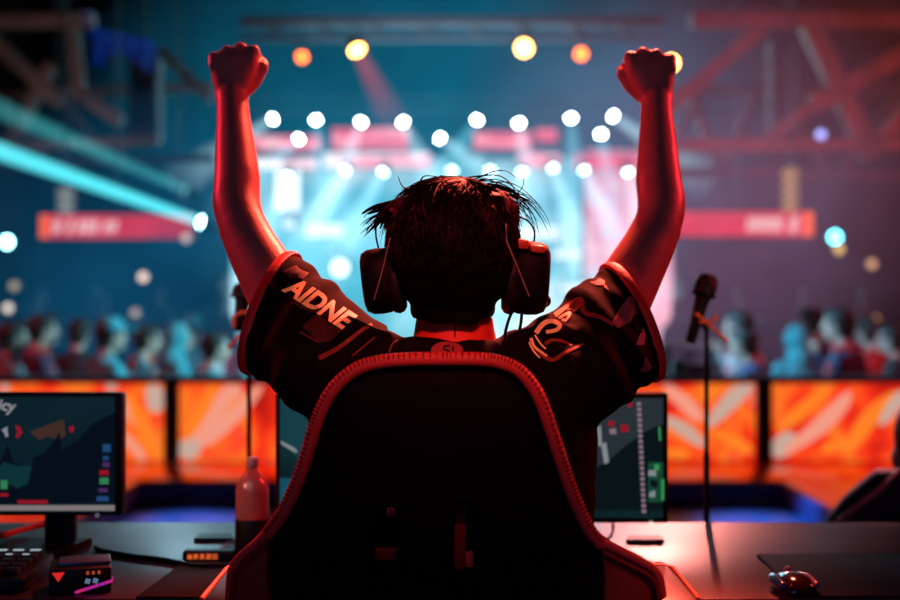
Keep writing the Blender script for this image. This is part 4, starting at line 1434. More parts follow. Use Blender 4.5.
# limbs: (left, right)
ARM = {}
for sgn, sh, el, wr, kn in ((-1, P(306, 345, 1.765), P(240, 224, 1.875), P(232, 95, 2.0), P(235, 46, 2.005)),
                            (1, P(595, 345, 1.765), P(660, 224, 1.875), P(656, 99, 2.0), P(648, 52, 2.005))):
    fa = lambda f: el.lerp(wr, f)
    ua = lambda f: sh.lerp(el, f)
    key = [(ua(0), .052), (ua(.3), .047), (ua(.55), .0435), (ua(.82), .0385), (el + Vector((-sgn * .002, .0, .004)), .0355), (fa(.16) + Vector((sgn * .003, 0, 0)), .0362), (fa(.34), .0352), (fa(.55), .0318), (fa(.78), .0270), (fa(.92), .0252), (wr, .0255)]
    pp3 = crom([k[0] for k in key], 6)
    rr3 = []
    for i in range(len(key) - 1):
        rr3 += [key[i][1] + (key[i + 1][1] - key[i][1]) * q / 6 for q in range(6)]
    rr3.append(key[-1][1])
    BODY.tube(pp3, rr3, 24)
    BODY.ball(el + Vector((sgn * .006, -.008, -.012)), .024)   # point of the elbow
    ARM[sgn] = (sh, el, wr, kn)
# thighs, shins
for sgn in (-1, 1):
    hip, kne, ank = Vector((sgn * .095, 1.75, .53)), Vector((sgn * .15, 2.16, .53)), Vector((sgn * .14, 2.26, .09))
    chain(BODY, [hip, hip.lerp(kne, .5), kne], [.085, .075, .058])
    chain(BODY, [kne, kne.lerp(ank, .35), ank], [.056, .052, .036])
    BODY.tube([ank + Vector((0, -.02, -.03)), ank + Vector((0, .08, -.045)), ank + Vector((0, .15, -.055))], [.036, .036, .028], 14)

# fists: u across from little finger to index, v up the arm, w away from the wearer's back of hand
for sgn in (-1, 1):
    sh, el, wr, kn = ARM[sgn]
    v = (kn - wr).normalized()
    u0 = Vector((-sgn, 0, 0))             # thumb side points inward
    w = u0.cross(v) * (1 if u0.cross(v).y > 0 else -1)
    w.normalize()
    u = v.cross(w)
    if u.dot(u0) < 0:
        u = -u
    u.normalize()
    L = (kn - wr).length
    H = lambda a, b, c: wr + u * a + v * b + w * c
    # palm / back of hand
    n = 24
    rings = []
    for b, hw, hd, cu, cw in ((-.012, .0255, .0235, 0, 0), (.006, .028, .0225, 0, .002), (.024, .0335, .022, .0, .004), (.042, .038, .0215, .0, .006), (.058, .040, .0205, -.001, .007), (.068, .038, .017, -.001, .008)):
        rings.append([H(cu + hw * math.copysign(abs(math.cos(2 * PI * j / n)) ** .8, math.cos(2 * PI * j / n)), b, cw + hd * math.copysign(abs(math.sin(2 * PI * j / n)) ** .8, math.sin(2 * PI * j / n))) for j in range(n)])
    BODY.loft(rings)
    # four fingers with unequal knuckles: index highest arc, little lowest
    for k, (a, b, r, l1) in enumerate(((-.0335, .060, .0088, .027), (-.0125, .0705, .0098, .032), (.0085, .076, .0104, .035), (.0295, .0725, .0104, .033))):
        kb = H(a, b, .002)
        BODY.ball(kb, r * 1.08)                                       # knuckle
        BODY.tube([H(a * .8, .035, .0), H(a * .93, b - .016, -.004), kb], [.0085, .0088, r * .98], 12)    # tendon ridge
        p1 = H(a * .97, b + .001, l1)                                 # first joint, forward
        p2 = H(a * .95, b - .024, l1 + .007)                           # second joint, down
        p3 = H(a * .93, b - .034, l1 - .012)                           # tip back into the palm
        BODY.tube([kb, kb.lerp(p1, .5) + v * .002, p1], [r, r * .93, r * .95], 12)
        BODY.tube([p1, p2], [r * .95, r * .85], 12)
        BODY.tube([p2, p3], [r * .85, r * .75], 12)
    # thumb leaves the side of the palm, its joint standing out beside the index knuckle, then closes over the fingers
    BODY.tube([H(.018, .012, .012), H(.033, .030, .014), H(.0405, .046, .016)], [.0135, .0125, .0112], 14)
    BODY.ball(H(.0425, .051, .017), .0112)
    BODY.tube([H(.0425, .050, .017), H(.0405, .0605, .030), H(.030, .058, .050)], [.0108, .0102, .0098], 14)
    BODY.tube([H(.030, .058, .050), H(.012, .054, .056), H(.002, .052, .056)], [.0098, .009, .0075], 14)

me = fuse(BODY, 'body', M_skin, .0032, 4, .5)
# eyes and mouth painted as thin patches of the same mesh material slots
me.materials.append(mat('eye_white_dark', (.05, .03, .025), .3))
me.materials.append(mat('lips', (.45, .14, .12), .45))
for p in me.polygons:
    c = p.center
    for sgn in (-1, 1):
        q = c - (HC + Vector((sgn * .030, .09, .012)))
        if abs(q.x) < .009 and abs(q.z) < .004 and c.y > HC.y + .07:
            p.material_index = 1
    q = c - (HC + Vector((0, .1, -.046)))
    if abs(q.x) < .019 and abs(q.z) < .006 and c.y > HC.y + .085:
        p.material_index = 2
body = part('body', me, M_skin, plr)

# ---- jersey
J = MB()
jt = [(.50, 1.705, .19, .115), (.56, 1.70, .192, .110), (.66, 1.690, .188, .104), (.80, 1.688, .190, .106), (.90, 1.692, .194, .114), (.98, 1.695, .196, .118), (1.04, 1.69, .190, .106), (1.082, 1.688, .155, .088), (1.104, 1.686, .100, .072), (1.119, 1.685, .060, .060)]
J.loft([ellring((.003, y, z), rx, ry, 40, 2.4) for z, y, rx, ry in jt])
CUFF = {}
for sgn, U, Lw, U1, L1, U2, L2, U0, L0, pbx in (
        (-1, P(291, 255, 1.79), P(253, 371, 1.745), P(312, 268, 1.77), P(268, 383, 1.73), P(337, 293, 1.75), P(288, 401, 1.71), P(388, 328, 1.71), P(330, 440, 1.69), -.019),
        (1, P(610, 266, 1.79), P(651, 378, 1.745), P(590, 277, 1.77), P(635, 389, 1.73), P(565, 300, 1.75), P(613, 408, 1.71), P(518, 333, 1.71), P(570, 448, 1.69), .019)):
    rings = []
    for (a, b, ox, oy) in ((U, Lw, pbx, -.068), (U1, L1, pbx * .8, -.080), (U2, L2, pbx * .4, -.090), (U0, L0, 0, -.092)):
        c = (a + b) / 2
        e1 = (a - b) / 2
        e2 = Vector((ox, oy, -.008))
        rings.append([c + e1 * math.cos(t) + e2 * math.sin(t) for t in [2 * PI * j / 36 for j in range(36)]])
        if len(rings) == 1:
            CUFF[sgn] = list(rings[0])
    # in-between rings with cloth folds
    full = []
    for i in range(len(rings) - 1):
        for q in range(6):
            f = q / 6
            full.append([rings[i][j].lerp(rings[i + 1][j], f) for j in range(36)])
    full.append(rings[-1])
    for i, r in enumerate(full):
        c = sum(r, Vector()) / 36
        g = i / len(full)
        for j in range(36):
            t = 2 * PI * j / 36
            fold = .0045 * math.sin(g * 15 + 1.3 * math.sin(t * 2 + sgn)) * math.sin(g * PI) + .003 * math.sin(g * 27 + t * 3) * math.sin(g * PI)
            r[j] = r[j] + (r[j] - c).normalized() * fold
    J.loft(full)
    J.ball((sgn * .092, 1.675, 1.088), (.045, .055, .040))
    J.ball((sgn * .135, 1.69, 1.070), (.075, .08, .055))      # bunched shoulder
    J.tube([(sgn * .10, 1.665, 1.118), (sgn * .135, 1.66, 1.128), (sgn * .165, 1.68, 1.12)], [.012, .022, .014], 12)
jme = fuse(J, 'jersey', M_jersey, .0042, 4, .5)
# cloth creases
cos_ = [v_.co.copy() for v_ in jme.vertices]
nos_ = [v_.normal.copy() for v_ in jme.vertices]
flat_ = []
for c_, n_ in zip(cos_, nos_):
    n3 = noise.noise(Vector((c_.x * 16, c_.y * 10, c_.z * 9)))
    n4 = noise.noise(Vector((c_.x * 40 + c_.z * 30, c_.y * 14, c_.z * 16)))
    c_ = c_ + n_ * (.004 * n3 + .0022 * n4)
    flat_ += [c_.x, c_.y, c_.z]
jme.vertices.foreach_set('co', flat_)
jme.update()
jersey = part('jersey', jme, M_jersey, plr)
JB = bvh_of(jme)
for sgn in (-1, 1):
    r = CUFF[sgn]
    c = sum(r, Vector()) / len(r)
    out = ((CUFF[sgn][0] + CUFF[sgn][18]) / 2)
    ax = (r[0] - c).cross(r[9] - c).normalized()
    if ax.x * sgn < 0:
        ax = -ax
    w = .010
    vs, fs = [], []
    n = len(r)
    for i in range(n):
        d = (r[i] - c).normalized()
        p = r[i]
        for (o_, a_) in ((.0045, -w * .55), (.0065, 0), (.0045, w * .75), (-.004, w * .75), (-.004, -w * .55)):
            vs.append(p + d * o_ + ax * a_)
    for i in range(n):
        for q in range(5):
            k, q2 = (i + 1) % n, (q + 1) % 5
            fs.append((i * 5 + q, k * 5 + q, k * 5 + q2, i * 5 + q2))
    cu = part('cuff', fix_normals(MB().add(vs, fs).mesh('cuff', [M_redcloth])), M_redcloth, jersey, 'red sleeve cuff')
# collar
vs, fs = [], []
n = 48
for i in range(n):
    a = 2 * PI * i / n
    ca, sa = math.cos(a), math.sin(a)
    for rr, z in ((.0585, 1.112), (.0540, 1.1345), (.0515, 1.1505), (.0495, 1.1505), (.0540, 1.112)):
        rise = -.016 * (sa + 1) / 2
        vs.append((.006 + ca * rr, 1.686 + sa * (rr + .004), z + rise + .002))
for i in range(n):
    for q in range(5):
        k, q2 = (i + 1) % n, (q + 1) % 5
        fs.append((i * 5 + q, k * 5 + q, k * 5 + q2, i * 5 + q2))
co = part('collar', fix_normals(MB().add(vs, fs).mesh('collar', [mat('collar_cloth', (.95, .07, .045), .55, bump=.06, bscale=150)])), M_redcloth, jersey, 'red collar band')
part('collar_seam', MB().tube([(.0065, 1.6255, 1.122), (.0063, 1.6280, 1.1365), (.006, 1.6305, 1.1528)], .0010, 6), M_black, co)

# printed writing on the left sleeve, worked from flat letters laid on the cloth
vs, fs, w = text_mesh('AIDNE', 1., .35, .035, 2)
x0 = min(v.x for v in vs)
capm = max(v.y for v in vs)
A0, A1 = Vector((281.5, 289.5)), Vector((347.5, 332.0))
du = (A1 - A0) / w
dv = Vector((du.y, -du.x)).normalized() * 19.5 / capm
pv = [A0 + du * (v.x - x0) + dv * v.y for v in vs]
mb = MB()
decal(mb, pv, fs, JB, .0022)
part('sleeve_lettering', mb, M_print, jersey, 'peach slanted sleeve lettering AIDNE')


def patches(name, items, m, label=None, off=.0016):
    for pts in items:
        mb = MB()
        v, f = poly2d(pts, 4.)
        decal(mb, v, f, JB, off)
        if mb.f:
            part(name, mb, m, jersey, label)


def ribbon(pts, w0, w1=None):
    pts = crom([Vector((*p, 0)) for p in pts], 5)
    n = len(pts)
    l, r = [], []
    for i, p in enumerate(pts):
        t = (pts[min(i + 1, n - 1)] - pts[max(i - 1, 0)]).normalized()
        f = i / (n - 1)
        ww = (w0 + ((w1 if w1 is not None else w0) - w0) * f) / 2
        nn = Vector((-t.y, t.x, 0)) * ww
        l.append((p + nn).to_2d())
        r.append((p - nn).to_2d())
    return l + r[::-1]


patches('sleeve_print', [[(283, 271), (296, 265), (309, 273), (303, 279), (290, 277)], [(290, 303), (303, 298), (325, 312), (318, 314), (300, 308)],
                         [(302, 326), (318, 313), (343, 330), (330, 341), (318, 343)]], M_printd, 'dark red sleeve print', .0013)
patches('sleeve_print', [ribbon([(319, 358), (338, 348), (362, 330), (372, 324)], 5, 3), ribbon([(300, 332), (318, 342)], 1.2), ribbon([(352, 356), (363, 347), (375, 337)], 1.4),
                         ribbon([(389, 352), (393, 343), (398, 340)], 1.2)], M_printo, 'rust coloured sleeve lines', .0015)
# right sleeve: a swirling claw mark, letter shapes and a grey patch
patches('sleeve_print', [ribbon([(566, 308), (580, 300), (584, 312), (600, 317), (614, 325)], 7, 3), ribbon([(540, 352), (552, 360), (566, 352), (583, 344)], 5, 2.5),
                         ribbon([(545, 344), (552, 340), (562, 341), (572, 345)], 4, 2), [(567, 307), (582, 297), (585, 303), (574, 312)]], M_printo, 'rust coloured swirling mark', .0016)
patches('sleeve_print', [ribbon([(555, 315), (563, 309), (569, 305)], 5, 3), ribbon([(559, 318), (566, 314), (570, 313), (566, 320), (562, 319)], 2.6), ribbon([(536, 333), (543, 324), (552, 321), (560, 325), (556, 330), (546, 332)], 5, 3.5),
                         ribbon([(531, 338), (534, 346), (541, 352), (547, 356)], 3.2, 2), ribbon([(529, 342), (533, 350), (540, 358)], 1.6), ribbon([(535, 335), (540, 343), (546, 349)], 1.6)], M_print, 'peach sleeve letter shapes', .0022)
patches('sleeve_print', [[(612, 322), (622, 305), (629, 296), (634, 298), (637, 312), (630, 322), (618, 328)], [(636, 345), (643, 326), (646, 335), (644, 345)], [(640, 372), (646, 356), (652, 368), (648, 372)]], M_printg, 'grey sleeve patches', .0015)
patches('sleeve_print', [[(590, 282), (600, 278), (605, 281), (604, 287), (609, 290), (606, 285), (596, 285)], ribbon([(628, 303), (633, 308), (637, 314)], 3)], M_printo, 'pinkish sleeve badge', .0018)
nl = MB()
v, f = poly2d([(447 + 16 * math.cos(a), 350 + 8.5 * math.sin(a)) for a in [2 * PI * i / 28 for i in range(28)]], 4)
decal(nl, v, f, JB, .0016)
nlo = part('neck_label', nl, mat('label_red', (.35, .06, .07), .6), jersey, 'dark red oval neck label')
nm = MB()
for pts in (ribbon([(450, 346), (445, 346), (444, 349), (449, 351), (448, 354), (443, 354)], 1.7), ribbon([(453, 346), (453, 354)], 1.3)):
    v, f = poly2d(pts, 3)
    decal(nm, v, f, JB, .0026)
part('label_mark', nm, M_black, nlo)

# trousers and shoes
T = MB()
T.loft([ellring((0, 1.735, .45), .15, .11), ellring((0, 1.735, .52), .185, .135), ellring((0, 1.72, .60), .18, .13)])
for sgn in (-1, 1):
    hip, kne, ank = Vector((sgn * .095, 1.75, .53)), Vector((sgn * .15, 2.16, .53)), Vector((sgn * .14, 2.26, .11))
    T.tube([hip, hip.lerp(kne, .5), kne], [.098, .09, .072], 20)
    T.tube([kne, kne.lerp(ank, .4), ank], [.070, .066, .056], 20)
part('trousers', fuse(T, 'trousers', M_trouser, .008, 4), M_trouser, plr)
for sgn in (-1, 1):
    s_ = MB().tube([(sgn * .14, 2.23, .045), (sgn * .14, 2.31, .045), (sgn * .142, 2.41, .038), (sgn * .143, 2.45, .033)], [.045, .045, .043, .032], 16)
    part('shoe', fuse(s_, 'shoe', M_black, .006, 3), mat('shoe_black', (.02, .02, .02), .5), plr)

# ---- hair: a cropped cap, tousled locks on top and fine flying strands
HR = MB()
HCc = HC + Vector((0, -.008, .004))
R = Vector((.0885, .103, .090))
cap = MB()
cap.ball(HCc, R, nu=36, nv=24)
cap.ball(HC + Vector((0, -.018, -.030)), (.080, .078, .060), nu=28, nv=18)       # cropped back
cap.tube([HC + Vector((0, -.012, -.03)), HC + Vector((0, -.010, -.065)), HC + Vector((0, -.004, -.088))], [.068, .0585, .0535], 28, round_caps=False)      # nape
cap.ball(HC + Vector((-.038, -.012, .040)), (.054, .06, .038))
cap.ball(HC + Vector((.038, -.012, .044)), (.052, .06, .038))
cm = fuse(cap, 'hair', M_hair, .004, 4)
bm = bmesh.new()
bm.from_mesh(cm)
kill = [v_ for v_ in bm.verts if (v_.co.y > HC.y + .070 and v_.co.z < HC.z + .062) or (v_.co.z < HC.z - .05 and v_.co.y > HC.y + .025)]
bmesh.ops.delete(bm, geom=kill, context='VERTS')
for v_ in bm.verts:
    nn = noise.noise(v_.co * 55)
    v_.co += v_.normal * .0035 * nn
bm.verts.index_update()
HR.add([v_.co.copy() for v_ in bm.verts], [[q.index for q in f_.verts] for f_ in bm.faces])
bm.free()
CR = HC + Vector((.012, -.035, .10))    # crown
rng = random.Random(11)


def lock(th, ph, ln, r0, curl, n=7, lift=.0, wind=(0, 0, 0), sides=5):
    d = Vector((math.cos(ph) * math.cos(th), math.cos(ph) * math.sin(th), math.sin(ph)))
    p = HCc + Vector((d.x * R.x, d.y * R.y, d.z * R.z)) * .97
    nrm = Vector((d.x / R.x, d.y / R.y, d.z / R.z)).normalized()
    away = (p - CR)
    tang = away - nrm * away.dot(nrm)
    tang = tang.normalized() if tang.length > 1e-4 else Vector((1, 0, 0))
    side = nrm.cross(tang)
    dir_ = (tang + nrm * lift + side * curl + Vector(wind)).normalized()
    pts, rs = [p], [r0]
    for i in range(n):
        f = (i + 1) / n
        p = p + dir_ * ln / n
        dir_ = (dir_ + side * curl * .25 - nrm * (.10 + lift * .22) + Vector(wind) * .2 + Vector((rng.uniform(-.12, .12), rng.uniform(-.12, .12), rng.uniform(-.1, .1)))).normalized()
        q = Vector(((p.x - HCc.x) / R.x, (p.y - HCc.y) / R.y, (p.z - HCc.z) / R.z))
        if q.length < 1.0:
            p = HCc + Vector((q.x * R.x, q.y * R.y, q.z * R.z)) / q.length * 1.005
        pts.append(p)
        rs.append(r0 * (1 - f) ** .8 + .00025)
    HR.tube(pts, rs, sides, round_caps=False)


for i in range(1100):      # tousled locks over the top
    lock(rng.uniform(0, 2 * PI), rng.uniform(.70, 1.5), rng.uniform(.03, .06), rng.uniform(.0007, .0019), rng.uniform(-.9, .6), lift=rng.uniform(.0, .16))
for i in range(1400):      # short crop round the back and sides
    th = rng.uniform(PI * .95, 2.05 * PI)
    lock(th, rng.uniform(-.35, .6), rng.uniform(.012, .026), rng.uniform(.0006, .0013), rng.uniform(-.3, .3), n=4, lift=rng.uniform(.0, .12))
for i in range(260):      # fine strands
    lock(rng.uniform(0, 2 * PI), rng.uniform(.5, 1.5), rng.uniform(.04, .085), rng.uniform(.0004, .0007), rng.uniform(-.9, .9), n=9, lift=rng.uniform(.05, .38), sides=4)
for i in range(26):       # flicks blown out to the left
    lock(rng.uniform(PI * .95, PI * 1.15), rng.uniform(.45, .75), rng.uniform(.035, .06), rng.uniform(.0014, .0032), rng.uniform(-.2, .2), n=8, lift=.45, wind=(-.6, -.1, .12))
for i in range(40):       # wisps to the upper right
    lock(rng.uniform(-.6, .5), rng.uniform(.7, 1.25), rng.uniform(.05, .11), rng.uniform(.0004, .0009), rng.uniform(-.5, .5), n=9, lift=.7, wind=(.35, -.1, .25), sides=4)
# long stray strands standing above the crown
for pts in ([(440, 176), (470, 180), (492, 172), (506, 171), (516, 178)], [(455, 180), (480, 176), (500, 176), (514, 188), (512, 200)], [(500, 200), (512, 197), (522, 188), (524, 176)], [(402, 205), (384, 203), (370, 208), (362, 213)],
            [(398, 210), (382, 207), (368, 213), (364, 218)], [(410, 190), (402, 186), (398, 176)], [(420, 182), (425, 176), (440, 177)], [(396, 214), (386, 209), (372, 207), (363, 212)]):
    c = crom([P(a, b, 1.665) for a, b in pts], 5)
    HR.tube(c, [.0011 * (1 - i / len(c)) + .0003 for i in range(len(c))], 5, round_caps=False)
for pts, r0 in (([(410, 208), (388, 205), (374, 207), (362, 214)], .005), ([(412, 214), (392, 209), (380, 210), (368, 214)], .005), ([(406, 222), (393, 216), (384, 221), (380, 229)], .004), ([(404, 200), (392, 202), (380, 204)], .004)):
    c = crom([P(a, b, 1.66) for a, b in pts], 5)
    HR.tube(c, [r0 * (1 - i / len(c)) ** .8 + .0003 for i in range(len(c))], 6, round_caps=False)
part('hair', HR, M_hair, plr)

# ---- headset (its own thing, worn over the hair)
hs = thing('headset', 'black over-ear headset with thin wire headband worn by the gamer', 'headset', HC)
M_cup = mat('headset_plastic', (.005, .005, .009), .55, var=.05, spec=.15)
M_wire = mat('headset_wire', (.02, .02, .025), .3, .7)
for sgn, cx, cy, hw, hh, tilt in ((-1, 380, 281, 17, 33, -.12), (1, 529, 278, 19, 37, .06)):
    c = P(cx, cy, 1.668)
    rx, rz = hw * 1.668 / FP, hh * 1.668 / FP
    rings = []
    M = Euler((0, tilt, 0)).to_matrix()
    for off, k in ((-1.0, .72), (-.9, .88), (-.55, .98), (0, 1.0), (.5, .98), (.85, .90), (1.0, .74)):
        ring = []
        for j in range(32):
            a = 2 * PI * j / 32
            ca, sa = math.cos(a), math.sin(a)
            y = math.copysign(abs(ca) ** .75, ca) * .044 * k
            z = math.copysign(abs(sa) ** .75, sa) * rz * k
            ring.append(c + M @ Vector((off * rx, y, z)))
        rings.append(ring)
    ec = part('ear_cup', fix_normals(MB().loft(rings).mesh('ear_cup', [M_cup])), M_cup, hs)
    cush = MB()
    cc = c + M @ Vector((-sgn * rx * .95, 0, 0))
    pts = [cc + M @ Vector((0, .036 * math.cos(a), rz * .8 * math.sin(a))) for a in [2 * PI * j / 32 for j in range(32)]]
    cush.tube(pts, .011, 10, closed=True)
    part('cushion', cush, mat('cushion_leather', (.014, .012, .012), .55), ec)
    if sgn > 0:
        part('slider_cap', MB().box(P(522, 244.5, 1.637), (.018, .03, .014), (0, .12, 0), bev=.005), mat('red_slider', (.9, .14, .06), .4), ec, 'red glossy cap on top of the right ear cup')
        part('slider_cap', MB().box(P(537, 249.5, 1.637), (.020, .03, .011), (0, .12, 0), bev=.004), mat('red_slider', (.7, .1, .05), .4), ec, 'red glossy cap on top of the right ear cup')
wl, wr_ = [(379, 250), (376, 236), (377, 224), (386, 212)], [(533, 247), (534.5, 232), (528, 221), (514, 213)]
top = [P(*q, 1.668) for q in wl] + [HC + Vector((-.068, .0, .075)), HC + Vector((-.035, .004, .086)), HC + Vector((0, .004, .094)), HC + Vector((.035, .004, .086)), HC + Vector((.068, .0, .073))] + [P(*q, 1.668) for q in wr_[::-1]]
part('headband', MB().tube(crom(top, 6), .00125, 8), M_wire, hs)
M_wirel = mat('pale_wire', (.75, .6, .55), .4)
part('strap_wire', MB().tube([P(390, 238, 1.585), P(383, 268, 1.60), P(374, 300, 1.62)], .0006, 6), M_wirel, hs)
part('strap_wire', MB().tube([P(506, 224, 1.585), P(506.5, 241, 1.583), P(517, 266, 1.60), P(529, 296, 1.615)], .0008, 6), M_wirel, hs)
bo = part('microphone_boom', MB().tube(crom([P(528, 300, 1.70), P(540, 304, 1.735), P(543, 302, 1.78)], 6), .003, 8), M_cup, hs)
part('microphone_tip', MB().ball(P(545, 301, 1.74), (.0085, .012, .009)), mat('mic_foam', (.01, .01, .01), .9), bo)
part('cable', MB().tube(crom([P(512, 312, 1.66), P(508, 322, 1.65), P(505, 336, 1.655), P(507, 350, 1.64)], 6), .0021, 8), M_cup, hs)
part('cable', MB().tube(crom([P(522, 311, 1.66), P(521, 322, 1.65), P(519, 333, 1.66), P(516, 350, 1.66)], 6), .0021, 8), M_cup, hs)

# ------------------------------------------------------------------ gaming chair
ch = thing('gaming_chair', 'black gaming chair with red stitched piping, back turned to us', 'chair', (0, 1.75, 0))
M_leather = mat('black_leatherette', (.003, .003, .005), .65, bump=.05, bscale=90, spec=.12)
M_pipe = mat('red_piping', (.85, .10, .08), .45, bump=.12, bscale=200)
M_dred = mat('dark_red_bolster', (.32, .028, .022), .6)


def yb(z):
    return 1.49 + (1.107 - z) * .10


def CP(px, py):
    d = 1.49 + (py - 352) * .0000675
    for _ in range(3):
        z = 1.17 - (py - 300) / FP * d
        d = yb(z)
    return Vector(((px - 450) / FP * d, d, z))


half_l = [(447, 359), (410, 359.5), (380, 362), (357, 369), (336, 386), (322, 409), (314, 430), (306, 458), (297, 483), (286, 507), (276, 523), (268, 533)]
half_r = [(447, 359), (480, 359.5), (500, 362.5), (520, 372), (537, 394), (549, 425), (560, 458), (568, 482), (577, 505), (588, 528), (600, 543)]
l3 = crom([CP(*p) for p in half_l], 6)
r3 = crom([CP(*p) for p in half_r], 6)
bl = [CP(276, 640), CP(300, 720), CP(320, 790)]
br = [CP(598, 640), CP(578, 720), CP(560, 790)]
outl = l3[::-1] + r3[1:] + br + bl[::-1]
o2 = [Vector((p.x, p.z)) for p in outl]
hl = [CP(p[0], p[1]) for p in ((376, 507), (388, 500), (399, 507), (402, 535), (400, 565), (388, 570), (374, 566), (371, 540))]
hr = [CP(p[0], p[1]) for p in ((454, 505), (466, 498), (478, 503), (482, 535), (480, 570), (466, 576), (452, 571), (450, 540))]
holes = [[Vector((p.x, p.z)) for p in crom(h, 3, True)] for h in (hl, hr)]


def inside(pt, poly):
    c = False
    j = len(poly) - 1
    for i in range(len(poly)):
        if (poly[i].y > pt.y) != (poly[j].y > pt.y) and pt.x < (poly[j].x - poly[i].x) * (pt.y - poly[i].y) / (poly[j].y - poly[i].y) + poly[i].x:
            c = not c
        j = i
    return c


pts = list(o2)
edges = [(i, (i + 1) % len(o2)) for i in range(len(o2))]
for h in holes:
    b = len(pts)
    pts += h
    edges += [(b + i, b + (i + 1) % len(h)) for i in range(len(h))]
gx = -.32
while gx < .32:
    gz = .45
    while gz < 1.12:
        q = Vector((gx, gz))
        if inside(q, o2) and not any(inside(q, h) for h in holes):
            pts.append(q)
        gz += .018
    gx += .018
dv_, de_, df_, *_ = delaunay_2d_cdt(pts, edges, [], 0, 1e-5)
tris = []
for f in df_:
    c = sum((dv_[i] for i in f), Vector((0, 0))) / 3
    if inside(c, o2) and not any(inside(c, h) for h in holes):
        tris.append(list(f))


def edge_dist(q):
    return min((q - p).length for p in o2[::2])


mb = MB()
nv = len(dv_)
back, front = [], []
for q in dv_:
    e = min(edge_dist(q) / .06, 1)
    b = math.sqrt(max(0, 1 - (1 - e) ** 2))
    back.append((q.x, yb(q.y) + .012 - .016 * b, q.y))
    front.append((q.x, yb(q.y) + .018 + .010 * b, q.y))
mb.add(back, tris)
mb.add(front, [t[::-1] for t in tris])
cnt = {}
for t in tris:
    for i in range(3):
        e = (t[i], t[(i + 1) % 3])
        cnt[e] = cnt.get(e, 0) + 1
wall = [e for e in cnt if (e[1], e[0]) not in cnt]
mb.add(back + front, [(e[1], e[0], e[0] + nv, e[1] + nv) for e in wall])
bk = part('backrest', fix_normals(mb.mesh('backrest', [M_leather])), M_leather, ch)
pipe = MB()
path = [p + Vector((0, -.002, 0)) for p in (l3[::-1] + r3[1:])]
pipe.tube(path, .0085, 14)
pp = part('piping', pipe, M_pipe, bk, 'red piping round the backrest')
stt = MB()
acc = 0
for i in range(1, len(path) - 1):
    seg = path[i + 1] - path[i]
    k = max(1, int(seg.length / .0085))
    for q in range(k):
        p = path[i].lerp(path[i + 1], q / k)
        c = Vector((p.x * .965 + .0002, p.y - .0052, p.z - .0035 if p.z > 1.06 else p.z))
        t = seg.normalized()
        side = Vector((t.z, 0, -t.x))
        stt.tube([p - side * .0020 + Vector((0, -.0086, 0)), p - side * .0052 + Vector((0, -.0070, 0)), p - side * .0080 + Vector((0, -.0034, 0))], .0008, 5, round_caps=False)
part('stitching', stt, mat('stitch_dark', (.05, .006, .008), .7), pp, 'dark stitching over the red piping')
for rim, h in (('hole_rim', hl), ('hole_rim', hr)):
    part(rim, MB().tube([p + Vector((0, -.003, 0)) for p in crom(h, 4, True)], .005, 8, closed=True), M_leather, bk)
# lumbar straps and buckles seen through the two openings
for sgn, px, items in ((-1, 388, ((374, 553, 400, 565), (386, 512, 396, 520))), (1, 465, ((452, 503, 466, 574), (465, 556, 474, 572)))):
    for k, (x0, y0, x1, y1) in enumerate(items):
        a, b = CP(x0, y0), CP(x1, y1)
        c = (a + b) / 2 + Vector((0, .030, 0))
        part('lumbar_strap' if k == 0 else 'buckle', MB().box(c, (abs(b.x - a.x), .006, abs(a.z - b.z)), bev=.002), mat('strap_red', (.22, .016, .016), .6) if k == 0 else mat('buckle_red', (.75, .10, .07), .5), bk)
# side bolsters low on the back
for sgn, pp_ in ((-1, [(268, 531), (254, 545), (241, 556), (233, 568), (230, 588), (229, 620), (236, 680), (262, 740), (285, 740), (276, 640), (268, 580)]),
                 (1, [(600, 541), (618, 550), (638, 560), (652, 568), (659, 578), (662, 594), (661, 625), (650, 690), (615, 745), (590, 740), (598, 640), (603, 580)])):
    r_ = [CP(*p) for p in pp_]
    c = sum(r_, Vector()) / len(r_)
    b2 = MB()
    rr = crom(r_, 4, True)
    b2.loft([[c.lerp(p, .90) + Vector((0, -.004, 0)) for p in rr], [p.copy() for p in rr], [p + Vector((0, .05, 0)) for p in rr], [c.lerp(p, .88) + Vector((0, .062, 0)) for p in rr]])
    bo_ = part('side_bolster', fix_normals(b2.mesh('side_bolster', [M_dred])), M_dred, ch, 'dark red side bolster')
    ed = [CP(*p) for p in pp_[:6]]
    part('piping', MB().tube([p + Vector((0, -.003, 0)) for p in crom(ed, 6)], .0055, 10), M_pipe, bo_, 'red piping along the bolster')
    ed2 = [c.lerp(CP(*p), .86) + Vector((0, -.008, 0)) for p in pp_[:6]]
    part('piping', MB().tube(crom(ed2, 6), .003, 8), mat('piping_dark', (.3, .02, .02), .55), bo_, 'darker inner piping along the bolster')
# seat, arms, column, base
part('seat', MB().box((0, 1.81, .375), (.50, .48, .09), bev=.03), M_leather, ch)
for sgn in (-1, 1):
    ap = part('armrest', MB().box((sgn * .272, 1.65, .785), (.078, .21, .028), bev=.009), M_black, ch)
    part('armrest_trim', MB().tube([(sgn * .234, 1.56, .797), (sgn * .234, 1.740, .797), (sgn * .248, 1.754, .797), (sgn * .298, 1.754, .797), (sgn * .310, 1.740, .797), (sgn * .310, 1.56, .797)], .0032, 8), mat('orange_trim', (.95, .22, .06), .45), ap, 'orange edge of the armrest')
    part('armrest_post', MB().box((sgn * .282, 1.68, .58), (.035, .07, .384), bev=.008), M_blackm, ap)
    part('armrest_bracket', MB().box((sgn * .262, 1.68, .385), (.085, .07, .03), bev=.006), M_blackm, ap)
part('recline_bracket', MB().box((-.22, 1.60, .47), (.02, .1, .16), bev=.006), M_blackm, ch)
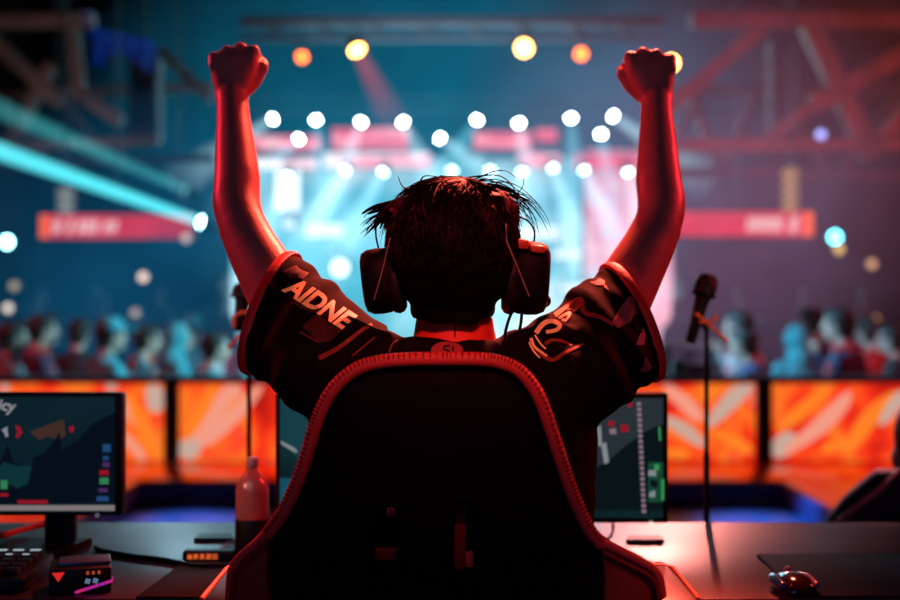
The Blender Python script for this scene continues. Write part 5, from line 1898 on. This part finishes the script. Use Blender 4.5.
part('recline_bracket', MB().box((.22, 1.60, .47), (.02, .1, .16), bev=.006), M_blackm, ch)
part('gas_column', MB().lathe([(.03, .10), (.03, .24), (.02, .24), (.02, .36)], (0, 1.80, 0), 18), M_blackm, ch)
for k in range(5):
    a = 2 * PI * k / 5 + .3
    e = Vector((math.cos(a) * .30, 1.80 + math.sin(a) * .30, .085))
    lg = part('base_leg', MB().tube([(0, 1.80, .12), e], [.03, .018], 12), M_black, ch)
    part('caster', MB().lathe([(.012, -.02), (.03, -.02), (.032, 0), (.03, .02), (.012, .02)], e + Vector((0, 0, -.052)), 16, Euler((PI / 2, 0, a)).to_matrix()), M_black, lg)

# ------------------------------------------------------------------ light, camera, picture
W = bpy.data.worlds.new('World')
SC.world = W
W.use_nodes = True
W.node_tree.nodes['Background'].inputs['Color'].default_value = (.30, .35, .6, 1)
W.node_tree.nodes['Background'].inputs['Strength'].default_value = .004

# red side keys ahead of the player
spot('red_key_right', (2.4, 3.0, 2.5), (0, 1.9, 1.38), 200, (1, .028, .045), 30, .5, .25)
spot('red_key_left', (-2.4, 2.9, 2.4), (0, 1.9, 1.36), 150, (1, .028, .06), 30, .5, .25)
# warm red from above ahead of the chair
spot('red_top', (.6, 3.7, 3.1), (0, 1.55, 1.1), 1500, (1, .10, .06), 26, .6, .2)
spot('red_back', (.2, -.2, 2.5), (0, 1.60, 1.15), 165, (1, .10, .06), 12, 1, .12)
spot('bottle_fill', (-1.3, 1.3, 1.5), (-.33, 2.1, .86), 26, (1, .35, .25), 9, .6, .05)  # added narrow spot, unseen, only to brighten the bottle
spot('piping_fill', (1.7, 5.6, 2.0), (.97, 2.95, .72), 420, (1, .25, .3), 6.5, .6, .1)  # added spot with no seen source, lifts the jacket's sleeve piping
spot('tie_fill_left', (-1.6, 1.2, 1.7), (-.43, 2.5, 1.11), 60, (1, .4, .3), 6, .6, .03)  # added unseen spot that picks out the left cable tie
spot('tie_fill_right', (1.7, 1.2, 1.7), (.51, 2.5, 1.12), 45, (1, .4, .3), 5, .6, .03)  # its added counterpart for the right cable tie
spot('bolster_fill', (1.3, .3, 1.9), (.25, 1.6, .78), 34, (1, .12, .07), 9, 1, .1)  # added unseen spot to redden the right chair bolster
# dim red and blue fills added behind the camera, no source seen
area('red_fill', (1.2, -1.5, 2.6), (0, 1.6, 1.0), 3.2, (1, .12, .08), 1.2)
area('blue_fill', (-1.0, -2.5, 2.0), (0, 1.6, 1.1), 7, (.15, .35, 1), 2)
# stage wash toward the audience and player
area('stage_wash', (0, 21, 5.0), (0, 2, 1.0), 260, (.35, .85, 1), 5)
spot('pink_wash', (3.6, 20, 4.5), (.36, 2.2, .74), 5000, (1, .27, .23), 2.3, 1, .12)
spot('grey_desk_fill', (-4.5, 20, 4.5), (-.55, 2.2, .74), 650, (.45, .75, .9), 3, 1, .12)  # added spot to lighten the left of the desk, no such lamp seen
spot('teal_audience_left', (.6, 8.7, 2.0), (-2.4, 8.9, .8), 700, (.28, .78, .95), 60, .8, .2)
spot('teal_audience_right', (.4, 8.7, 2.0), (2.9, 8.9, .8), 560, (.28, .65, .95), 60, .8, .2)
spot('red_audience_left', (-5.5, 7.4, 3.5), (-2.6, 9, .8), 420, (1, .04, .05), 50, .8, .3)
spot('red_audience_right', (6.0, 7.0, 3.5), (3.2, 9.5, .8), 420, (1, .05, .07), 60, .8, .3)
spot('red_roof_right', (4.0, 8.5, .8), (5.0, 14.5, 4.6), 520, (1, .10, .07), 75, .8, .4)
spot('amber_roof_left', (-4.0, 9.0, .8), (-5.0, 14.5, 4.6), 260, (1, .35, .22), 70, .8, .4)
spot('blue_cloth_light', (-3.0, 13.2, 5.6), (-4.1, 15.5, 4.3), 130, (.08, .35, 1), 40, .6, .1)
spot('blue_pit_left', (-1.35, 6.4, 1.6), (-1.38, 6.62, 0), 1700, (.002, .22, 1), 26, .8, .1)
spot('blue_pit_right', (1.55, 6.4, 1.6), (1.62, 6.6, 0), 1700, (.002, .22, 1), 26, .8, .1)
area('truss_fill', (0, 18.5, 3.5), (0, 20, 6), 160, (.5, .6, .75), 3)  # added up-light, unseen, so the long grey truss shows
spot('crowd_red', (3, 9.8, 6.0), (4.5, 14, 1.0), 160, (1, .1, .1), 70, .8, .5)
spot('crowd_teal', (-2, 9.8, 6.0), (-4.5, 14, 1.0), 60, (.25, .5, .9), 70, .8, .5)

cd = bpy.data.cameras.new('camera')
cam = bpy.data.objects.new('camera', cd)
COL.objects.link(cam)
cam.location = CAM
cam.rotation_euler = (PI / 2, 0, 0)
cd.sensor_width = 36
cd.lens = 50
cd.dof.use_dof = True
cd.dof.focus_distance = 1.68
cd.dof.aperture_fstop = 2.5
cd.clip_end = 200
SC.camera = cam
SC.view_settings.view_transform = 'Standard'
SC.view_settings.look = 'None'
SC.view_settings.exposure = 0
cy = SC.cycles
cy.use_denoising = True
cy.transparent_max_bounces = 48
cy.max_bounces = 8
cy.sample_clamp_indirect = 6
cy.caustics_reflective = False
cy.caustics_refractive = False
cy.use_adaptive_sampling = False
